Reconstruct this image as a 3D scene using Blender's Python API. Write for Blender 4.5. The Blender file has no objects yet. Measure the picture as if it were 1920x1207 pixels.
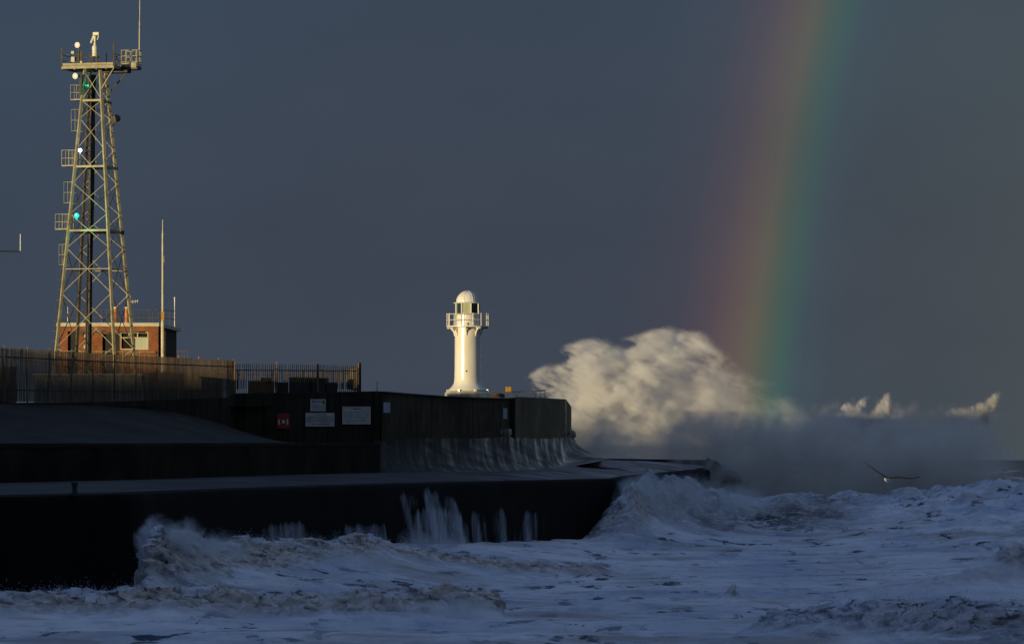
import bpy, bmesh, math, random
import numpy as np
from mathutils import Vector, Matrix
random.seed(7); rng = np.random.default_rng(7)
R = math.radians
sc = bpy.context.scene
col = sc.collection
F = 7819.0; CH = 8.0
def P(px, py, Y):
    return Vector(((px-960)/F*Y, Y, CH+(860-py)/F*Y))
def X(px, Y): return (px-960)/F*Y
def Z(py, Y): return CH+(860-py)/F*Y
# ------------------------------------------------------------------ camera
cd = bpy.data.cameras.new('camera'); cam = bpy.data.objects.new('camera', cd); col.objects.link(cam)
cam.location = (0, 0, CH); cam.rotation_euler = (R(90), 0, 0)
cd.sensor_width = 36; cd.lens = F/1920*36; cd.shift_y = (860-603.5)/1920
cd.clip_start = 1; cd.clip_end = 60000
sc.camera = cam
# ------------------------------------------------------------------ light
EL, AZA = R(1.35), R(44.8)          # sun height; azimuth of the antisolar point (right of the view)
sun_dir = Vector((-math.sin(AZA)*math.cos(EL), -math.cos(AZA)*math.cos(EL), math.sin(EL)))
sd = bpy.data.lights.new('sun', 'SUN'); so = bpy.data.objects.new('sun', sd); col.objects.link(so)
sd.energy = 4.2; sd.angle = R(0.45); sd.color = (1.0, 0.80, 0.45)
so.rotation_euler = sun_dir.to_track_quat('Z', 'Y').to_euler()
so.location = (-200, -200, 100)
w = bpy.data.worlds.new('World'); sc.world = w; w.use_nodes = True
nt = w.node_tree; nt.nodes.clear()
def N(nt, t, **k):
    n = nt.nodes.new(t)
    for a, b in k.items(): setattr(n, a, b)
    return n
def ramp(nt, stops, fac=None):
    n = N(nt, 'ShaderNodeValToRGB'); e = n.color_ramp.elements
    while len(e) < len(stops): e.new(.5)
    for el, (p, c) in zip(e, stops):
        el.position = p; el.color = (*c, 1) if len(c) == 3 else c
    if fac is not None: nt.links.new(fac, n.inputs[0])
    return n
out = N(nt, 'ShaderNodeOutputWorld'); bg = N(nt, 'ShaderNodeBackground')
sky = N(nt, 'ShaderNodeTexSky', sky_type='NISHITA'); sky.sun_disc = False
sky.sun_elevation = EL; sky.sun_rotation = math.atan2(sun_dir.x, sun_dir.y)
tc = N(nt, 'ShaderNodeTexCoord'); sep = N(nt, 'ShaderNodeSeparateXYZ')
nt.links.new(tc.outputs['Generated'], sep.inputs[0])
# storm cloud: slate colour low in the view direction, dark behind the camera, bluer overhead
low = ramp(nt, [(0.0, (0.044, 0.062, 0.088)), (0.02, (0.042, 0.060, 0.088)), (0.055, (0.035, 0.052, 0.083)), (0.12, (0.030, 0.050, 0.086)),
                (0.3, (0.040, 0.066, 0.125)), (1.0, (0.118, 0.175, 0.335))], sep.outputs['Z'])
# darker towards the back
mr = N(nt, 'ShaderNodeMapRange'); mr.inputs['From Min'].default_value = -0.9; mr.inputs['From Max'].default_value = 0.6
mr.inputs['To Min'].default_value = 0.8; mr.inputs['To Max'].default_value = 1.0
nt.links.new(sep.outputs['Y'], mr.inputs[0])
zz = N(nt, 'ShaderNodeMapRange'); zz.inputs['From Min'].default_value = 0.2; zz.inputs['From Max'].default_value = 0.9
nt.links.new(sep.outputs['Z'], zz.inputs[0])
mxb = N(nt, 'ShaderNodeMath', operation='MAXIMUM'); nt.links.new(mr.outputs[0], mxb.inputs[0]); nt.links.new(zz.outputs[0], mxb.inputs[1])
# soft cloud mottling, and greyer-green to the right
mp = N(nt, 'ShaderNodeMapping'); mp.inputs['Scale'].default_value = (9, 9, 16)
nt.links.new(tc.outputs['Generated'], mp.inputs[0])
cl = N(nt, 'ShaderNodeTexNoise'); cl.inputs['Scale'].default_value = 1.0; cl.inputs['Detail'].default_value = 5; cl.inputs['Roughness'].default_value = .55
nt.links.new(mp.outputs[0], cl.inputs[0])
clr = ramp(nt, [(0.25, (0.86, 0.88, 0.92)), (0.75, (1.14, 1.12, 1.08))], cl.outputs[0])
side = N(nt, 'ShaderNodeMapRange'); side.inputs['From Min'].default_value = -0.12; side.inputs['From Max'].default_value = 0.13
nt.links.new(sep.outputs['X'], side.inputs[0])
sidec = ramp(nt, [(0, (0.95, 1.05, 1.08)), (0.35, (1.0, 0.98, 1.0)), (0.62, (1.0, .99, .99)), (1.0, (1.38, 1.28, 1.02))], side.outputs[0])
def mul(nt, a, b, f=1.0, bt='MULTIPLY'):
    m = N(nt, 'ShaderNodeMix', data_type='RGBA', blend_type=bt); m.inputs[0].default_value = f
    for s, i in ((a, 6), (b, 7)):
        if hasattr(s, 'links'): nt.links.new(s, m.inputs[i])
        else: m.inputs[i].default_value = (*s, 1)
    return m.outputs[2]
c1 = mul(nt, low.outputs[0], clr.outputs[0]); c1 = mul(nt, c1, sidec.outputs[0])
vm = N(nt, 'ShaderNodeVectorMath', operation='SCALE'); nt.links.new(c1, vm.inputs[0]); nt.links.new(mxb.outputs[0], vm.inputs['Scale'])
vs = N(nt, 'ShaderNodeVectorMath', operation='SCALE'); nt.links.new(sky.outputs[0], vs.inputs[0]); vs.inputs['Scale'].default_value = 0.008
va = N(nt, 'ShaderNodeVectorMath', operation='ADD'); nt.links.new(vm.outputs[0], va.inputs[0]); nt.links.new(vs.outputs[0], va.inputs[1])
vd = N(nt, 'ShaderNodeVectorMath', operation='SCALE'); nt.links.new(va.outputs[0], vd.inputs[0]); vd.inputs['Scale'].default_value = 1/0.1
nt.links.new(vd.outputs[0], bg.inputs[0]); bg.inputs[1].default_value = 0.1
nt.links.new(bg.outputs[0], out.inputs[0])
sc.view_settings.view_transform = 'Standard'; sc.view_settings.look = 'None'; sc.view_settings.exposure = 0
sc.render.engine = 'CYCLES'
cy = sc.cycles
cy.use_denoising = True; cy.max_bounces = 8; cy.diffuse_bounces = 2; cy.glossy_bounces = 2; cy.volume_bounces = 3
cy.transparent_max_bounces = 16; cy.volume_step_rate = 1.6; cy.volume_max_steps = 160
# ------------------------------------------------------------------ materials
def new_mat(name):
    m = bpy.data.materials.new(name); m.use_nodes = True
    t = m.node_tree; b = t.nodes['Principled BSDF']; return m, t, b
def proc(name, a, b, scale=1.0, stretch=(1, 1, 1), rough=.7, metal=0., bump=0., detail=6, lo=.35, hi=.65, spec=.5, local=False, a2=None, streak=None):
    m, t, p = new_mat(name)
    if local: g = N(t, 'ShaderNodeTexCoord').outputs['Object']
    else: g = N(t, 'ShaderNodeNewGeometry').outputs['Position']
    mp = N(t, 'ShaderNodeMapping'); mp.inputs['Scale'].default_value = stretch; t.links.new(g, mp.inputs[0])
    n = N(t, 'ShaderNodeTexNoise'); n.inputs['Scale'].default_value = scale; n.inputs['Detail'].default_value = detail; n.inputs['Roughness'].default_value = .62
    t.links.new(mp.outputs[0], n.inputs[0])
    r = ramp(t, [(lo, a), (hi, b)], n.outputs[0]); c = r.outputs[0]
    if streak:       # vertical run-down stains: (colour, density)
        m2 = N(t, 'ShaderNodeMapping'); m2.inputs['Scale'].default_value = (1.6, 1.6, .10); t.links.new(g, m2.inputs[0])
        n2 = N(t, 'ShaderNodeTexNoise'); n2.inputs['Scale'].default_value = 1.3; n2.inputs['Detail'].default_value = 7; n2.inputs['Roughness'].default_value = .7
        t.links.new(m2.outputs[0], n2.inputs[0])
        s = ramp(t, [(streak[1], (0, 0, 0)), (streak[1]+.18, (1, 1, 1))], n2.outputs[0])
        mx = N(t, 'ShaderNodeMix', data_type='RGBA'); t.links.new(s.outputs[0], mx.inputs[0]); t.links.new(c, mx.inputs[6]); mx.inputs[7].default_value = (*streak[0], 1)
        c = mx.outputs[2]
    t.links.new(c, p.inputs['Base Color'])
    p.inputs['Roughness'].default_value = rough; p.inputs['Metallic'].default_value = metal
    p.inputs['Specular IOR Level'].default_value = spec
    if bump:
        bm_ = N(t, 'ShaderNodeBump'); bm_.inputs['Strength'].default_value = bump; bm_.inputs['Distance'].default_value = .12
        t.links.new(n.outputs[0], bm_.inputs['Height']); t.links.new(bm_.outputs[0], p.inputs['Normal'])
    return m
def emis(name, c, s):
    m, t, p = new_mat(name); p.inputs['Base Color'].default_value = (*c, 1); p.inputs['Emission Color'].default_value = (*c, 1); p.inputs['Emission Strength'].default_value = s
    return m
M = {}
M['quay_face'] = proc('wet black quay concrete', (.002, .0022, .002), (.006, .006, .006), .5, (1, 1, .4), .85, bump=.3, spec=.1)
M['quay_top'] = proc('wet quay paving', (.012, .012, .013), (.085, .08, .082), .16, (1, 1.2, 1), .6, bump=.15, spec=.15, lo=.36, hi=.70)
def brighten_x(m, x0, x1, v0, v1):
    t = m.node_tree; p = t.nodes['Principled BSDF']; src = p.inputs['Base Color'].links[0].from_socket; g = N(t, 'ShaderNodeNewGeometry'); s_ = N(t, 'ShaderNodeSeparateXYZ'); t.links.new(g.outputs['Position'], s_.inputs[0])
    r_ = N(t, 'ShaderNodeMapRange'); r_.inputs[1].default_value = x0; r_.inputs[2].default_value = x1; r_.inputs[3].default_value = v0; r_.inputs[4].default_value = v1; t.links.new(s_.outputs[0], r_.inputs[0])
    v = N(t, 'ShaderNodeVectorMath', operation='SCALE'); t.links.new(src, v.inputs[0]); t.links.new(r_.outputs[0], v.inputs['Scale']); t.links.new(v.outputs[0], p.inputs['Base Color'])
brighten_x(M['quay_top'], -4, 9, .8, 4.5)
M['step'] = proc('algae stained wall', (.009, .009, .007), (.030, .027, .020), .35, (1, 1, .8), .9, spec=.15, bump=.2, streak=((.008, .010, .009), .56))
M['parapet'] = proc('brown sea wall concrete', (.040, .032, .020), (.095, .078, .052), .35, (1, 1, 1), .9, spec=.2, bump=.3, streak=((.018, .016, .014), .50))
M['parapet_dark'] = proc('soot dark sea wall concrete', (.020, .015, .009), (.050, .038, .024), .3, (1, 1, 1), .9, spec=.2, bump=.3, streak=((.008, .008, .007), .48))  # darker tone for the face with the notices and one buttress
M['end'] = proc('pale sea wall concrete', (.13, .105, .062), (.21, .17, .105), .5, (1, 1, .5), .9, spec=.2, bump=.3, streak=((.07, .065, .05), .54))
M['bank'] = proc('wet bank render', (.010, .010, .009), (.036, .034, .030), .22, (1, .6, 1), .8, spec=.2, bump=.3)
M['deck'] = proc('pier deck', (.05, .05, .045), (.12, .11, .1), .3, rough=.9)
M['rock'] = proc('black rubble', (.004, .004, .005), (.02, .019, .018), .8, rough=.9, bump=.6, spec=.2)
M['ridge_turf'] = proc('headland turf', (.03, .035, .02), (.09, .08, .05), .05, rough=.95)
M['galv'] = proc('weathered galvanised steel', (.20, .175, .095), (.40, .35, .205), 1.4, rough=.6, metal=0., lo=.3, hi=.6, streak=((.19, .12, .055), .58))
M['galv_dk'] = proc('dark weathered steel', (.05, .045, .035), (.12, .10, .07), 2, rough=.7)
M['cable'] = proc('black cable bundle', (.008, .008, .008), (.03, .028, .025), 3, rough=.6)
M['fence'] = proc('rusty fence steel', (.045, .032, .020), (.15, .105, .062), 1.2, (1, 1, .3), .8, lo=.3, hi=.7)
M['fence_post'] = proc('fence post steel', (.10, .07, .04), (.26, .18, .10), 1.5, (1, 1, .3), .8)
M['fence_dk'] = proc('shaded fence steel', (.022, .019, .017), (.055, .047, .04), 1.2, (1, 1, .3), .8)
M['white'] = proc('white lighthouse paint', (.70, .66, .55), (.80, .77, .69), .9, (1, 1, .35), .27, spec=.6, lo=.3, hi=.55, streak=((.60, .50, .34), .66))
M['plinth'] = proc('stained white plinth', (.42, .35, .14), (.74, .70, .55), 1.6, (1, 1, 1.2), .6, lo=.36, hi=.56, bump=.2)
M['cream'] = proc('cream equipment paint', (.62, .58, .42), (.75, .71, .56), 2, rough=.45)
M['sign'] = proc('weathered sign face', (.38, .38, .36), (.60, .60, .57), 1.2, rough=.6, lo=.3, hi=.7)
M['sign_b'] = proc('bluish plate', (.30, .31, .40), (.42, .43, .52), 1.2, rough=.5)
M['ink'] = proc('faded black lettering', (.06, .06, .05), (.14, .14, .12), 5, rough=.8)
M['ink_green'] = proc('green ink', (.05, .10, .05), (.09, .15, .08), 5, rough=.8)
M['red'] = proc('red lifebuoy housing', (.22, .008, .006), (.32, .02, .012), 2, rough=.5)
M['ring'] = proc('lifebuoy ring', (.55, .55, .50), (.7, .7, .65), 2, rough=.5)
M['fascia'] = proc('cream roof fascia', (.50, .45, .30), (.66, .60, .42), 1.2, rough=.6)
M['yellow'] = proc('yellow marker paint', (.42, .20, .01), (.60, .30, .02), 2, rough=.5)
M['yellowstone'] = proc('ochre block', (.12, .065, .012), (.22, .12, .03), .9, rough=.9, bump=.4)
M['darkstone'] = proc('dark block', (.02, .016, .012), (.05, .038, .026), .9, rough=.9, bump=.4)
M['blind'] = proc('window blind', (.42, .44, .32), (.52, .54, .40), 1, (6, 6, .2), .6)
M['dark'] = proc('dark recess', (.008, .008, .008), (.02, .018, .015), 1)
M['orange'] = proc('copper orange insulator', (.55, .16, .04), (.70, .28, .08), 2, rough=.5)
M['paleblock'] = proc('pale cabin', (.26, .25, .20), (.42, .40, .33), 1, (4, 4, .2), .8)
M['gull_dark'] = proc('dark wing feathers', (.004, .004, .005), (.010, .010, .012), 6, rough=.8)
M['gull_white'] = proc('white breast feathers', (.6, .57, .5), (.8, .76, .66), 6, rough=.7)
M['gull_bill'] = proc('yellow bill', (.6, .3, .03), (.7, .4, .05), 6, rough=.4)
def glass(name, c, tr=.3, rough=.05):
    m, t, p = new_mat(name)
    n = N(t, 'ShaderNodeTexNoise'); n.inputs['Scale'].default_value = 3
    r = ramp(t, [(.3, tuple(v*.8 for v in c)), (.7, c)], n.outputs[0]); t.links.new(r.outputs[0], p.inputs['Base Color'])
    p.inputs['Roughness'].default_value = rough; p.inputs['Alpha'].default_value = 1-tr
    return m
M['glass_blue'] = glass('blue tinted pane', (.03, .075, .09), .35)
M['glass_pale'] = glass('pale blinded pane', (.44, .47, .30), .0, .25)
M['glass_dark'] = glass('dark pane', (.035, .03, .02), .15)
def brick():
    m, t, p = new_mat('orange brick')
    g = N(t, 'ShaderNodeTexCoord'); mp = N(t, 'ShaderNodeMapping'); mp.inputs['Rotation'].default_value = (R(90), 0, 0)
    t.links.new(g.outputs['Object'], mp.inputs[0])
    b = N(t, 'ShaderNodeTexBrick'); b.inputs['Scale'].default_value = 2.2
    b.inputs['Color1'].default_value = (.36, .125, .040, 1); b.inputs['Color2'].default_value = (.25, .088, .030, 1); b.inputs['Mortar'].default_value = (.26, .14, .07, 1)
    b.inputs['Mortar Size'].default_value = .012
    t.links.new(mp.outputs[0], b.inputs[0])
    n = N(t, 'ShaderNodeTexNoise'); n.inputs['Scale'].default_value = .8; n.inputs['Detail'].default_value = 6; t.links.new(g.outputs['Object'], n.inputs[0])
    r = ramp(t, [(.3, (.55, .5, .45)), (.65, (1.05, 1, 1))], n.outputs[0])
    t.links.new(mul(t, b.outputs[0], r.outputs[0]), p.inputs['Base Color']); p.inputs['Roughness'].default_value = .85
    return m
M['brick'] = brick()
M['brick_shade'] = proc('shade dark brick', (.02, .012, .008), (.05, .028, .018), 1, rough=.9)  # side wall's shade put into the colour, far darker than the front brick
# ------------------------------------------------------------------ object helpers
org = {}
def empty(name, loc, **props):
    o = bpy.data.objects.new(name, None); col.objects.link(o); o.location = loc; org[o.name] = Vector(loc)
    o.empty_display_size = .5
    for k, v in props.items(): o[k] = v
    return o
def thing(name, loc, label, cat, group=None):
    o = empty(name, loc, label=label, category=cat)
    if group: o['group'] = group
    return o
class MB:
    def __init__(s): s.v = []; s.f = []
    def add(s, vs, fs):
        b = len(s.v); s.v += [tuple(v) for v in vs]; s.f += [tuple(b+i for i in f) for f in fs]; return s
    def box(s, c, size, ax=None):      # ax: 3 axis vectors
        c = Vector(c); hx, hy, hz = [v/2 for v in size]
        a = ax or (Vector((1, 0, 0)), Vector((0, 1, 0)), Vector((0, 0, 1)))
        vs = [c+a[0]*(hx*i)+a[1]*(hy*j)+a[2]*(hz*k) for i in (-1, 1) for j in (-1, 1) for k in (-1, 1)]
        return s.add(vs, [(0, 1, 3, 2), (4, 6, 7, 5), (0, 4, 5, 1), (2, 3, 7, 6), (0, 2, 6, 4), (1, 5, 7, 3)])
    def bar(s, a, b, w, h=None):
        a, b = Vector(a), Vector(b); h = h or w; d = (b-a); L = d.length; d.normalize()
        u = d.cross(Vector((0, 0, 1)))
        if u.length < 1e-3: u = Vector((1, 0, 0))
        u.normalize(); v = u.cross(d)
        return s.box((a+b)/2, (L, w, h), (d, u, v))
    def angle(s, a, b, w, t=.02):       # L section bar
        a, b = Vector(a), Vector(b); d = (b-a).normalized(); u = d.cross(Vector((0, 0, 1)))
        if u.length < 1e-3: u = Vector((1, 0, 0))
        u.normalize(); v = u.cross(d); L = (b-a).length
        s.box((a+b)/2+v*(w/2), (L, t, w), (d, u, v)); s.box((a+b)/2+u*(w/2), (L, w, t), (d, u, v)); return s
    def tube(s, a, b, r, r2=None, n=8, cap=True):
        a, b = Vector(a), Vector(b); r2 = r if r2 is None else r2; d = (b-a).normalized()
        u = d.cross(Vector((0, 0, 1)))
        if u.length < 1e-3: u = Vector((1, 0, 0))
        u.normalize(); v = u.cross(d); vs = []
        for c, rr in ((a, r), (b, r2)):
            for k in range(n):
                t = 2*math.pi*k/n; vs.append(c+u*(rr*math.cos(t))+v*(rr*math.sin(t)))
        fs = [(k, (k+1) % n, n+(k+1) % n, n+k) for k in range(n)]
        if cap: fs += [tuple(range(n))[::-1], tuple(range(n, 2*n))]
        return s.add(vs, fs)
    def path(s, pts, r, n=6):
        for a, b in zip(pts, pts[1:]): s.tube(a, b, r, n=n)
        return s
    def lathe(s, c, prof, n=48, a0=0., a1=2*math.pi):
        c = Vector(c); full = abs(a1-a0-2*math.pi) < 1e-6; m = n if full else n+1; vs = []
        for r, z in prof:
            for k in range(m):
                t = a0+(a1-a0)*k/n; vs.append(c+Vector((r*math.cos(t), r*math.sin(t), z)))
        fs = []
        for i in range(len(prof)-1):
            for k in range(n):
                k2 = (k+1) % m if full else k+1
                fs.append((i*m+k, i*m+k2, (i+1)*m+k2, (i+1)*m+k))
        return s.add(vs, fs)
    def grid(s, rows):                  # rows of equally many points
        n = len(rows[0]); vs = [p for r in rows for p in r]
        return s.add(vs, [(i*n+k, i*n+k+1, (i+1)*n+k+1, (i+1)*n+k) for i in range(len(rows)-1) for k in range(n-1)])
    def poly(s, pts): return s.add(pts, [tuple(range(len(pts)))])
    def prism(s, pts, d):               # polygon extruded by vector d
        n = len(pts); d = Vector(d); vs = [Vector(p) for p in pts]+[Vector(p)+d for p in pts]
        return s.add(vs, [tuple(range(n))[::-1], tuple(range(n, 2*n))]+[(k, (k+1) % n, n+(k+1) % n, n+k) for k in range(n)])
    def build(s, name, mat, parent=None, origin=None, smooth=False, bevel=0, **props):
        me = bpy.data.meshes.new(name)
        if parent is not None: o0 = org[parent.name]
        elif origin is not None: o0 = Vector(origin)
        else: o0 = Vector((0, 0, 0))
        me.from_pydata([tuple(Vector(v)-o0) for v in s.v], [], s.f)
        bm = bmesh.new(); bm.from_mesh(me)
        if smooth: bmesh.ops.remove_doubles(bm, verts=bm.verts, dist=1e-4)
        bmesh.ops.recalc_face_normals(bm, faces=bm.faces); bm.to_mesh(me); bm.free()
        me.materials.append(M[mat] if isinstance(mat, str) else mat)
        if smooth:
            me.polygons.foreach_set('use_smooth', [True]*len(me.polygons))
            try: me.set_sharp_from_angle(angle=R(38))
            except Exception: pass
        o = bpy.data.objects.new(name, me); col.objects.link(o); org[o.name] = o0.copy()
        if parent is not None: o.parent = parent
        else: o.location = o0
        if bevel:
            b = o.modifiers.new('bevel', 'BEVEL'); b.width = bevel; b.segments = 2; b.limit_method = 'ANGLE'
        for k, v in props.items(): o[k] = v
        return o
def struct(mb, name, mat, **k): return mb.build(name, mat, kind='structure', **k)
def interp(x, xs, ys): return float(np.interp(x, xs, ys))
# ================================================================== PIER
# outer quay edge (px, y of its rim, distance)
QE = [(-900, 932, 232), (-300, 931, 233), (0, 930, 235), (250, 925, 245), (500, 915, 275), (712, 908, 300), (900, 903, 330), (1060, 900, 355), (1175, 897, 375)]
def qe(px): return interp(px, [a[0] for a in QE], [a[2] for a in QE])
def qz(px): return interp(px, [a[0] for a in QE], [Z(a[1], a[2]) for a in QE])
mb = MB(); rows_e = []; rows_t = []
rim = []
pxs = list(range(-900, 1176, 25))
for px in pxs:
    Y = qe(px); rim.append(Vector((X(px, Y), Y, qz(px))))
rim += [P(1205, 892, 395), P(1290, 884, 432), P(1330, 880, 450)]
def off(rim, k, d):
    a = rim[max(k-1, 0)]; b = rim[min(k+1, len(rim)-1)]; t = (b-a); t.z = 0; t.normalize(); n = Vector((t.y, -t.x, 0)); return n*d
# face with a rounded nose: nose, upper, foot
prof = [(-1.6, .05), (-.5, 0), (-.12, -.05), (0, -.22), (.02, -.6), (.05, -2), (.15, -4), (.3, -9)]
rows = []
for dn, dz in prof:
    r = []
    for k, p in enumerate(rim):
        q = p+off(rim, k, dn); q.z = p.z+dz
        q += off(rim, k, .06*math.sin(k*1.7+dz*2)+.05*math.sin(k*.61)); r.append(q)
    rows.append(r)
quay = thing('quay', (-10, 300, 0), 'low dark concrete quay with a vertical sea face and water pouring over its edge', 'quay')
MB().grid(rows).build('sea_face', 'quay_face', quay, smooth=True)
# quay top: from rim inward to the wall base / beyond
inner = []
IB = [(-900, 906, 283), (0, 905, 288), (250, 899, 300), (500, 891, 325), (712, 885, 347), (800, 886, 352), (900, 884, 366), (1000, 880, 382), (1075, 872, 402), (1110, 864, 424), (1150, 863, 440)]
ix = [a[0] for a in IB]
rows = []
for k, p in enumerate(rim):
    px = 960+p.x/p.y*F
    if k < len(pxs): Y2 = interp(px, ix, [a[2] for a in IB]); y2 = interp(px, ix, [a[1] for a in IB]); q = P(px, y2, Y2)
    elif k == len(pxs): q = P(1200, 864, 452)
    elif k == len(pxs)+1: q = P(1285, 868, 462)
    else: q = P(1335, 872, 468)
    p0 = rows_p = Vector(p)+off(rim, k, -1.6); p0.z = p.z+.05
    row = []
    for j in range(13):
        t = j/12; v = p0.lerp(q, t); v.z += .06*math.sin(px*.013+j*1.1)*math.sin(math.pi*t); row.append(v)
    # continue well behind the walls so no gap shows
    v = q.copy(); v += Vector((0, 6, 0)); row.append(v)
    rows.append(row)
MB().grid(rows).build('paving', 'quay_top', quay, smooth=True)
# low outer mole behind, pier end (dark slab running right)
m = MB()
a, b, c_, d_ = P(1080, 858, 450), P(1328, 862, 462), P(1386, 884, 470), P(1400, 915, 474)
top = [a, P(1200, 860, 455), b, P(1350, 868, 466), c_, d_]
rows = []
for z_off, yo in ((0, 14), (0, .3), (-.25, 0), (-1.3, -.1), (-4, -.3), (-9, -.6)):
    rows.append([p+Vector((0, yo, z_off if z_off > -9 else -p.z-3)) for p in top])
mole = m.grid(rows).build('mole', 'rock', None, origin=(10, 450, 0), smooth=False,
    label='low black concrete mole running out beneath the big spray plume', category='breakwater')
def boulders(mb, n, px0, px1, fy, Yr, s):
    for i in range(n):
        px = random.uniform(px0, px1); Y = random.uniform(*Yr); c = P(px, fy(px)+random.uniform(0, 22), Y)
        a = [Vector([random.gauss(0, 1) for _ in range(3)]).normalized()]; u = a[0].orthogonal().normalized(); v = a[0].cross(u)
        mb.box(c, [random.uniform(.6, 1.3)*s for _ in range(3)], (a[0], u, v))
mb = MB(); boulders(mb, 26, 1322, 1398, lambda x: interp(x, [1322, 1350, 1386, 1398], [876, 884, 902, 920]), (460, 468), 1.5)
mb.build('rubble', 'rock', mole)
# stepped wall (lower wall with ledge on top)
ST = [(-900, 832, 288), (0, 834, 290), (250, 833.5, 303), (500, 832.5, 328), (700, 832, 346), (713, 832, 348)]
sx = [a[0] for a in ST]
def stp(px): Y = interp(px, sx, [a[2] for a in ST]); return P(px, interp(px, sx, [a[1] for a in ST]), Y)
pl = [stp(px) for px in [-900, -600, -300, -100, 0, 60, 120, 185, 250, 310, 375, 440, 500, 560, 620, 665, 713]]
mb = MB()
rows = [[p+Vector((0, 3.2 if p.y < 340 else 12, .06)) for p in pl], [p+Vector((0, .1, 0)) for p in pl], [p+Vector((0, 0, -.08)) for p in pl], [p+Vector((0, -.06, -1)) for p in pl], [p+Vector((0, -.12, -5)) for p in pl]]
mb.grid(rows)
e = pl[-1]; back = Vector((X(716, 380)-.4, 380, e.z))
mb.add([e, back, back-Vector((0, 0, 5)), e-Vector((0, 0, 5))], [(0, 1, 2, 3)])
step = mb.build('stepped_wall', 'step', None, origin=(-25, 320, 6), label='low dark stepped wall standing on the quay below the grey bank', category='wall')
mb = MB()
cop = [[p+Vector((0, yo, zo)) for p in pl] for yo, zo in ((1.0, .004+.06), (1.0, .12), (-.09, .12), (-.12, .08), (-.12, -.16), (0, -.16))]
mb.grid(cop).build('coping', 'bank', step, smooth=False)
# wall line (parapet)
WL = [(-900, 755, 315, 0), (-400, 755, 318, 0), (0, 755, 322, 0), (200, 753, 342, 0), (425, 745, 365, 0), (440, 737, 368, 0), (560, 735.5, 371, 0), (712, 733, 375, 0)]
WR = [(716, 735.5, 375.3), (760, 739, 381), (830, 744, 389), (900, 747, 396), (964, 748, 403)]
wl = [P(a[0], a[1], a[2]) for a in WL]; wr = [P(*a) for a in WR]
def wallstrip(pts, depth, zb, thick=.5):
    mb = MB()
    rows = [[Vector((p.x, p.y+thick, zb)) for p in pts], [Vector((p.x, p.y+thick, p.z)) for p in pts], [Vector((p.x, p.y+.05, p.z)) for p in pts], [Vector((p.x, p.y, p.z-.05)) for p in pts]]
    for j in range(1, 7): rows.append([Vector((p.x, p.y, p.z+(zb-p.z)*j/6)) for p in pts])
    mb.grid(rows)
    for p in (pts[0], pts[-1]):
        mb.add([Vector((p.x, p.y, p.z-.05)), Vector((p.x, p.y+thick, p.z)), Vector((p.x, p.y+thick, zb)), Vector((p.x, p.y, zb))], [(0, 1, 2, 3)])
    return mb
sw = thing('sea_wall', (0, 385, 8), 'high brown stained concrete sea wall in front of the white lighthouse', 'sea wall')
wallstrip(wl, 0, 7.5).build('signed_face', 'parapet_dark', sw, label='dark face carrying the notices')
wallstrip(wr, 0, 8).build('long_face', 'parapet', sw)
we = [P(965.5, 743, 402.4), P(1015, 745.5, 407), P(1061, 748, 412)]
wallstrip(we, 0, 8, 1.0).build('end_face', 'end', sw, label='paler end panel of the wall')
pe = we[-1]
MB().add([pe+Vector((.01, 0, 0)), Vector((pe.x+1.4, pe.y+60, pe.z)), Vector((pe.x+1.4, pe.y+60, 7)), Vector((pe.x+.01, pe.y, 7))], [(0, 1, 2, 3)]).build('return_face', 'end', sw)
# dark buttress between the faces
mb = MB(); mb.box((X(961, 402.2), 402.3, 10.95), (.55, .5, 5.9)); mb.build('buttress', 'parapet_dark', sw)
mb = MB(); mb.box((X(714, 377), 377.3, 11.0), (.4, .9, 6.1)); mb.build('buttress', 'parapet', sw)
# coping strips broken in bays
mb = MB()
for k in range(14):
    t0, t1 = k/14, (k+.985)/14
    def on(t):
        f = t*4; i = min(int(f), 3); return wr[i].lerp(wr[i+1], f-i)
    mb.bar(on(t0)+Vector((0, .2, .05)), on(t1)+Vector((0, .2, .05)), .62, .10)
mb.build('coping', 'parapet', sw)
# curved apron (concave wave wall)
AP = [(700, 345, 376), (740, 348, 380), (780, 352, 384), (830, 359, 390), (880, 366, 395), (930, 373, 400), (980, 381, 404.5), (1030, 391, 409.5), (1062, 400, 412.6)]
def aprofile(t):                        # 0 = wall, 1 = toe : horizontal fraction, height fraction
    return t, (1-t)**2.6
rows = []
cols_ = []
for px, Yt, Yw in AP:
    toe = P(px, interp(px, ix, [a[1] for a in IB])+2, Yt); topz = Z(806, Yw)
    c = [Vector((X(px, Yw), Yw-.02, topz+.15)), Vector((X(px, Yw), Yw-.55, topz+.1)), Vector((X(px, Yw), Yw-.6, topz-.35)), Vector((X(px, Yw), Yw-.35, topz-.6))]
    for j in range(1, 17):
        h, v = aprofile(j/16); c.append(Vector((X(px, Yw)*(1-h)+toe.x*h, Yw-.35+(toe.y-Yw)*h, toe.z+(topz-.6-toe.z)*v)))
    cols_.append(c)
# wrap round the end
pc = Vector((X(1061, 412.6), 413, 0)); topz = Z(806, 412.6)
for ang in (20, 45, 70, 90):
    a = R(ang); dr = Vector((math.sin(a), -math.cos(a), 0)); tz = Z(862, 425)
    L = interp(ang, [0, 90], [12.5, 3.2]); base = pc.copy()
    c = [base+dr*.02+Vector((0, 0, topz+.15)), base+dr*.55+Vector((0, 0, topz+.1)), base+dr*.6+Vector((0, 0, topz-.35)), base+dr*.35+Vector((0, 0, topz-.6))]
    for j in range(1, 17):
        h, v = aprofile(j/16); c.append(base+dr*(.35+L*h)+Vector((0, 0, tz+(topz-.6-tz)*v)))
    cols_.append(c)
c = [p+Vector((1.2, 50, 0)) for p in cols_[-1]]; cols_.append(c)
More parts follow.
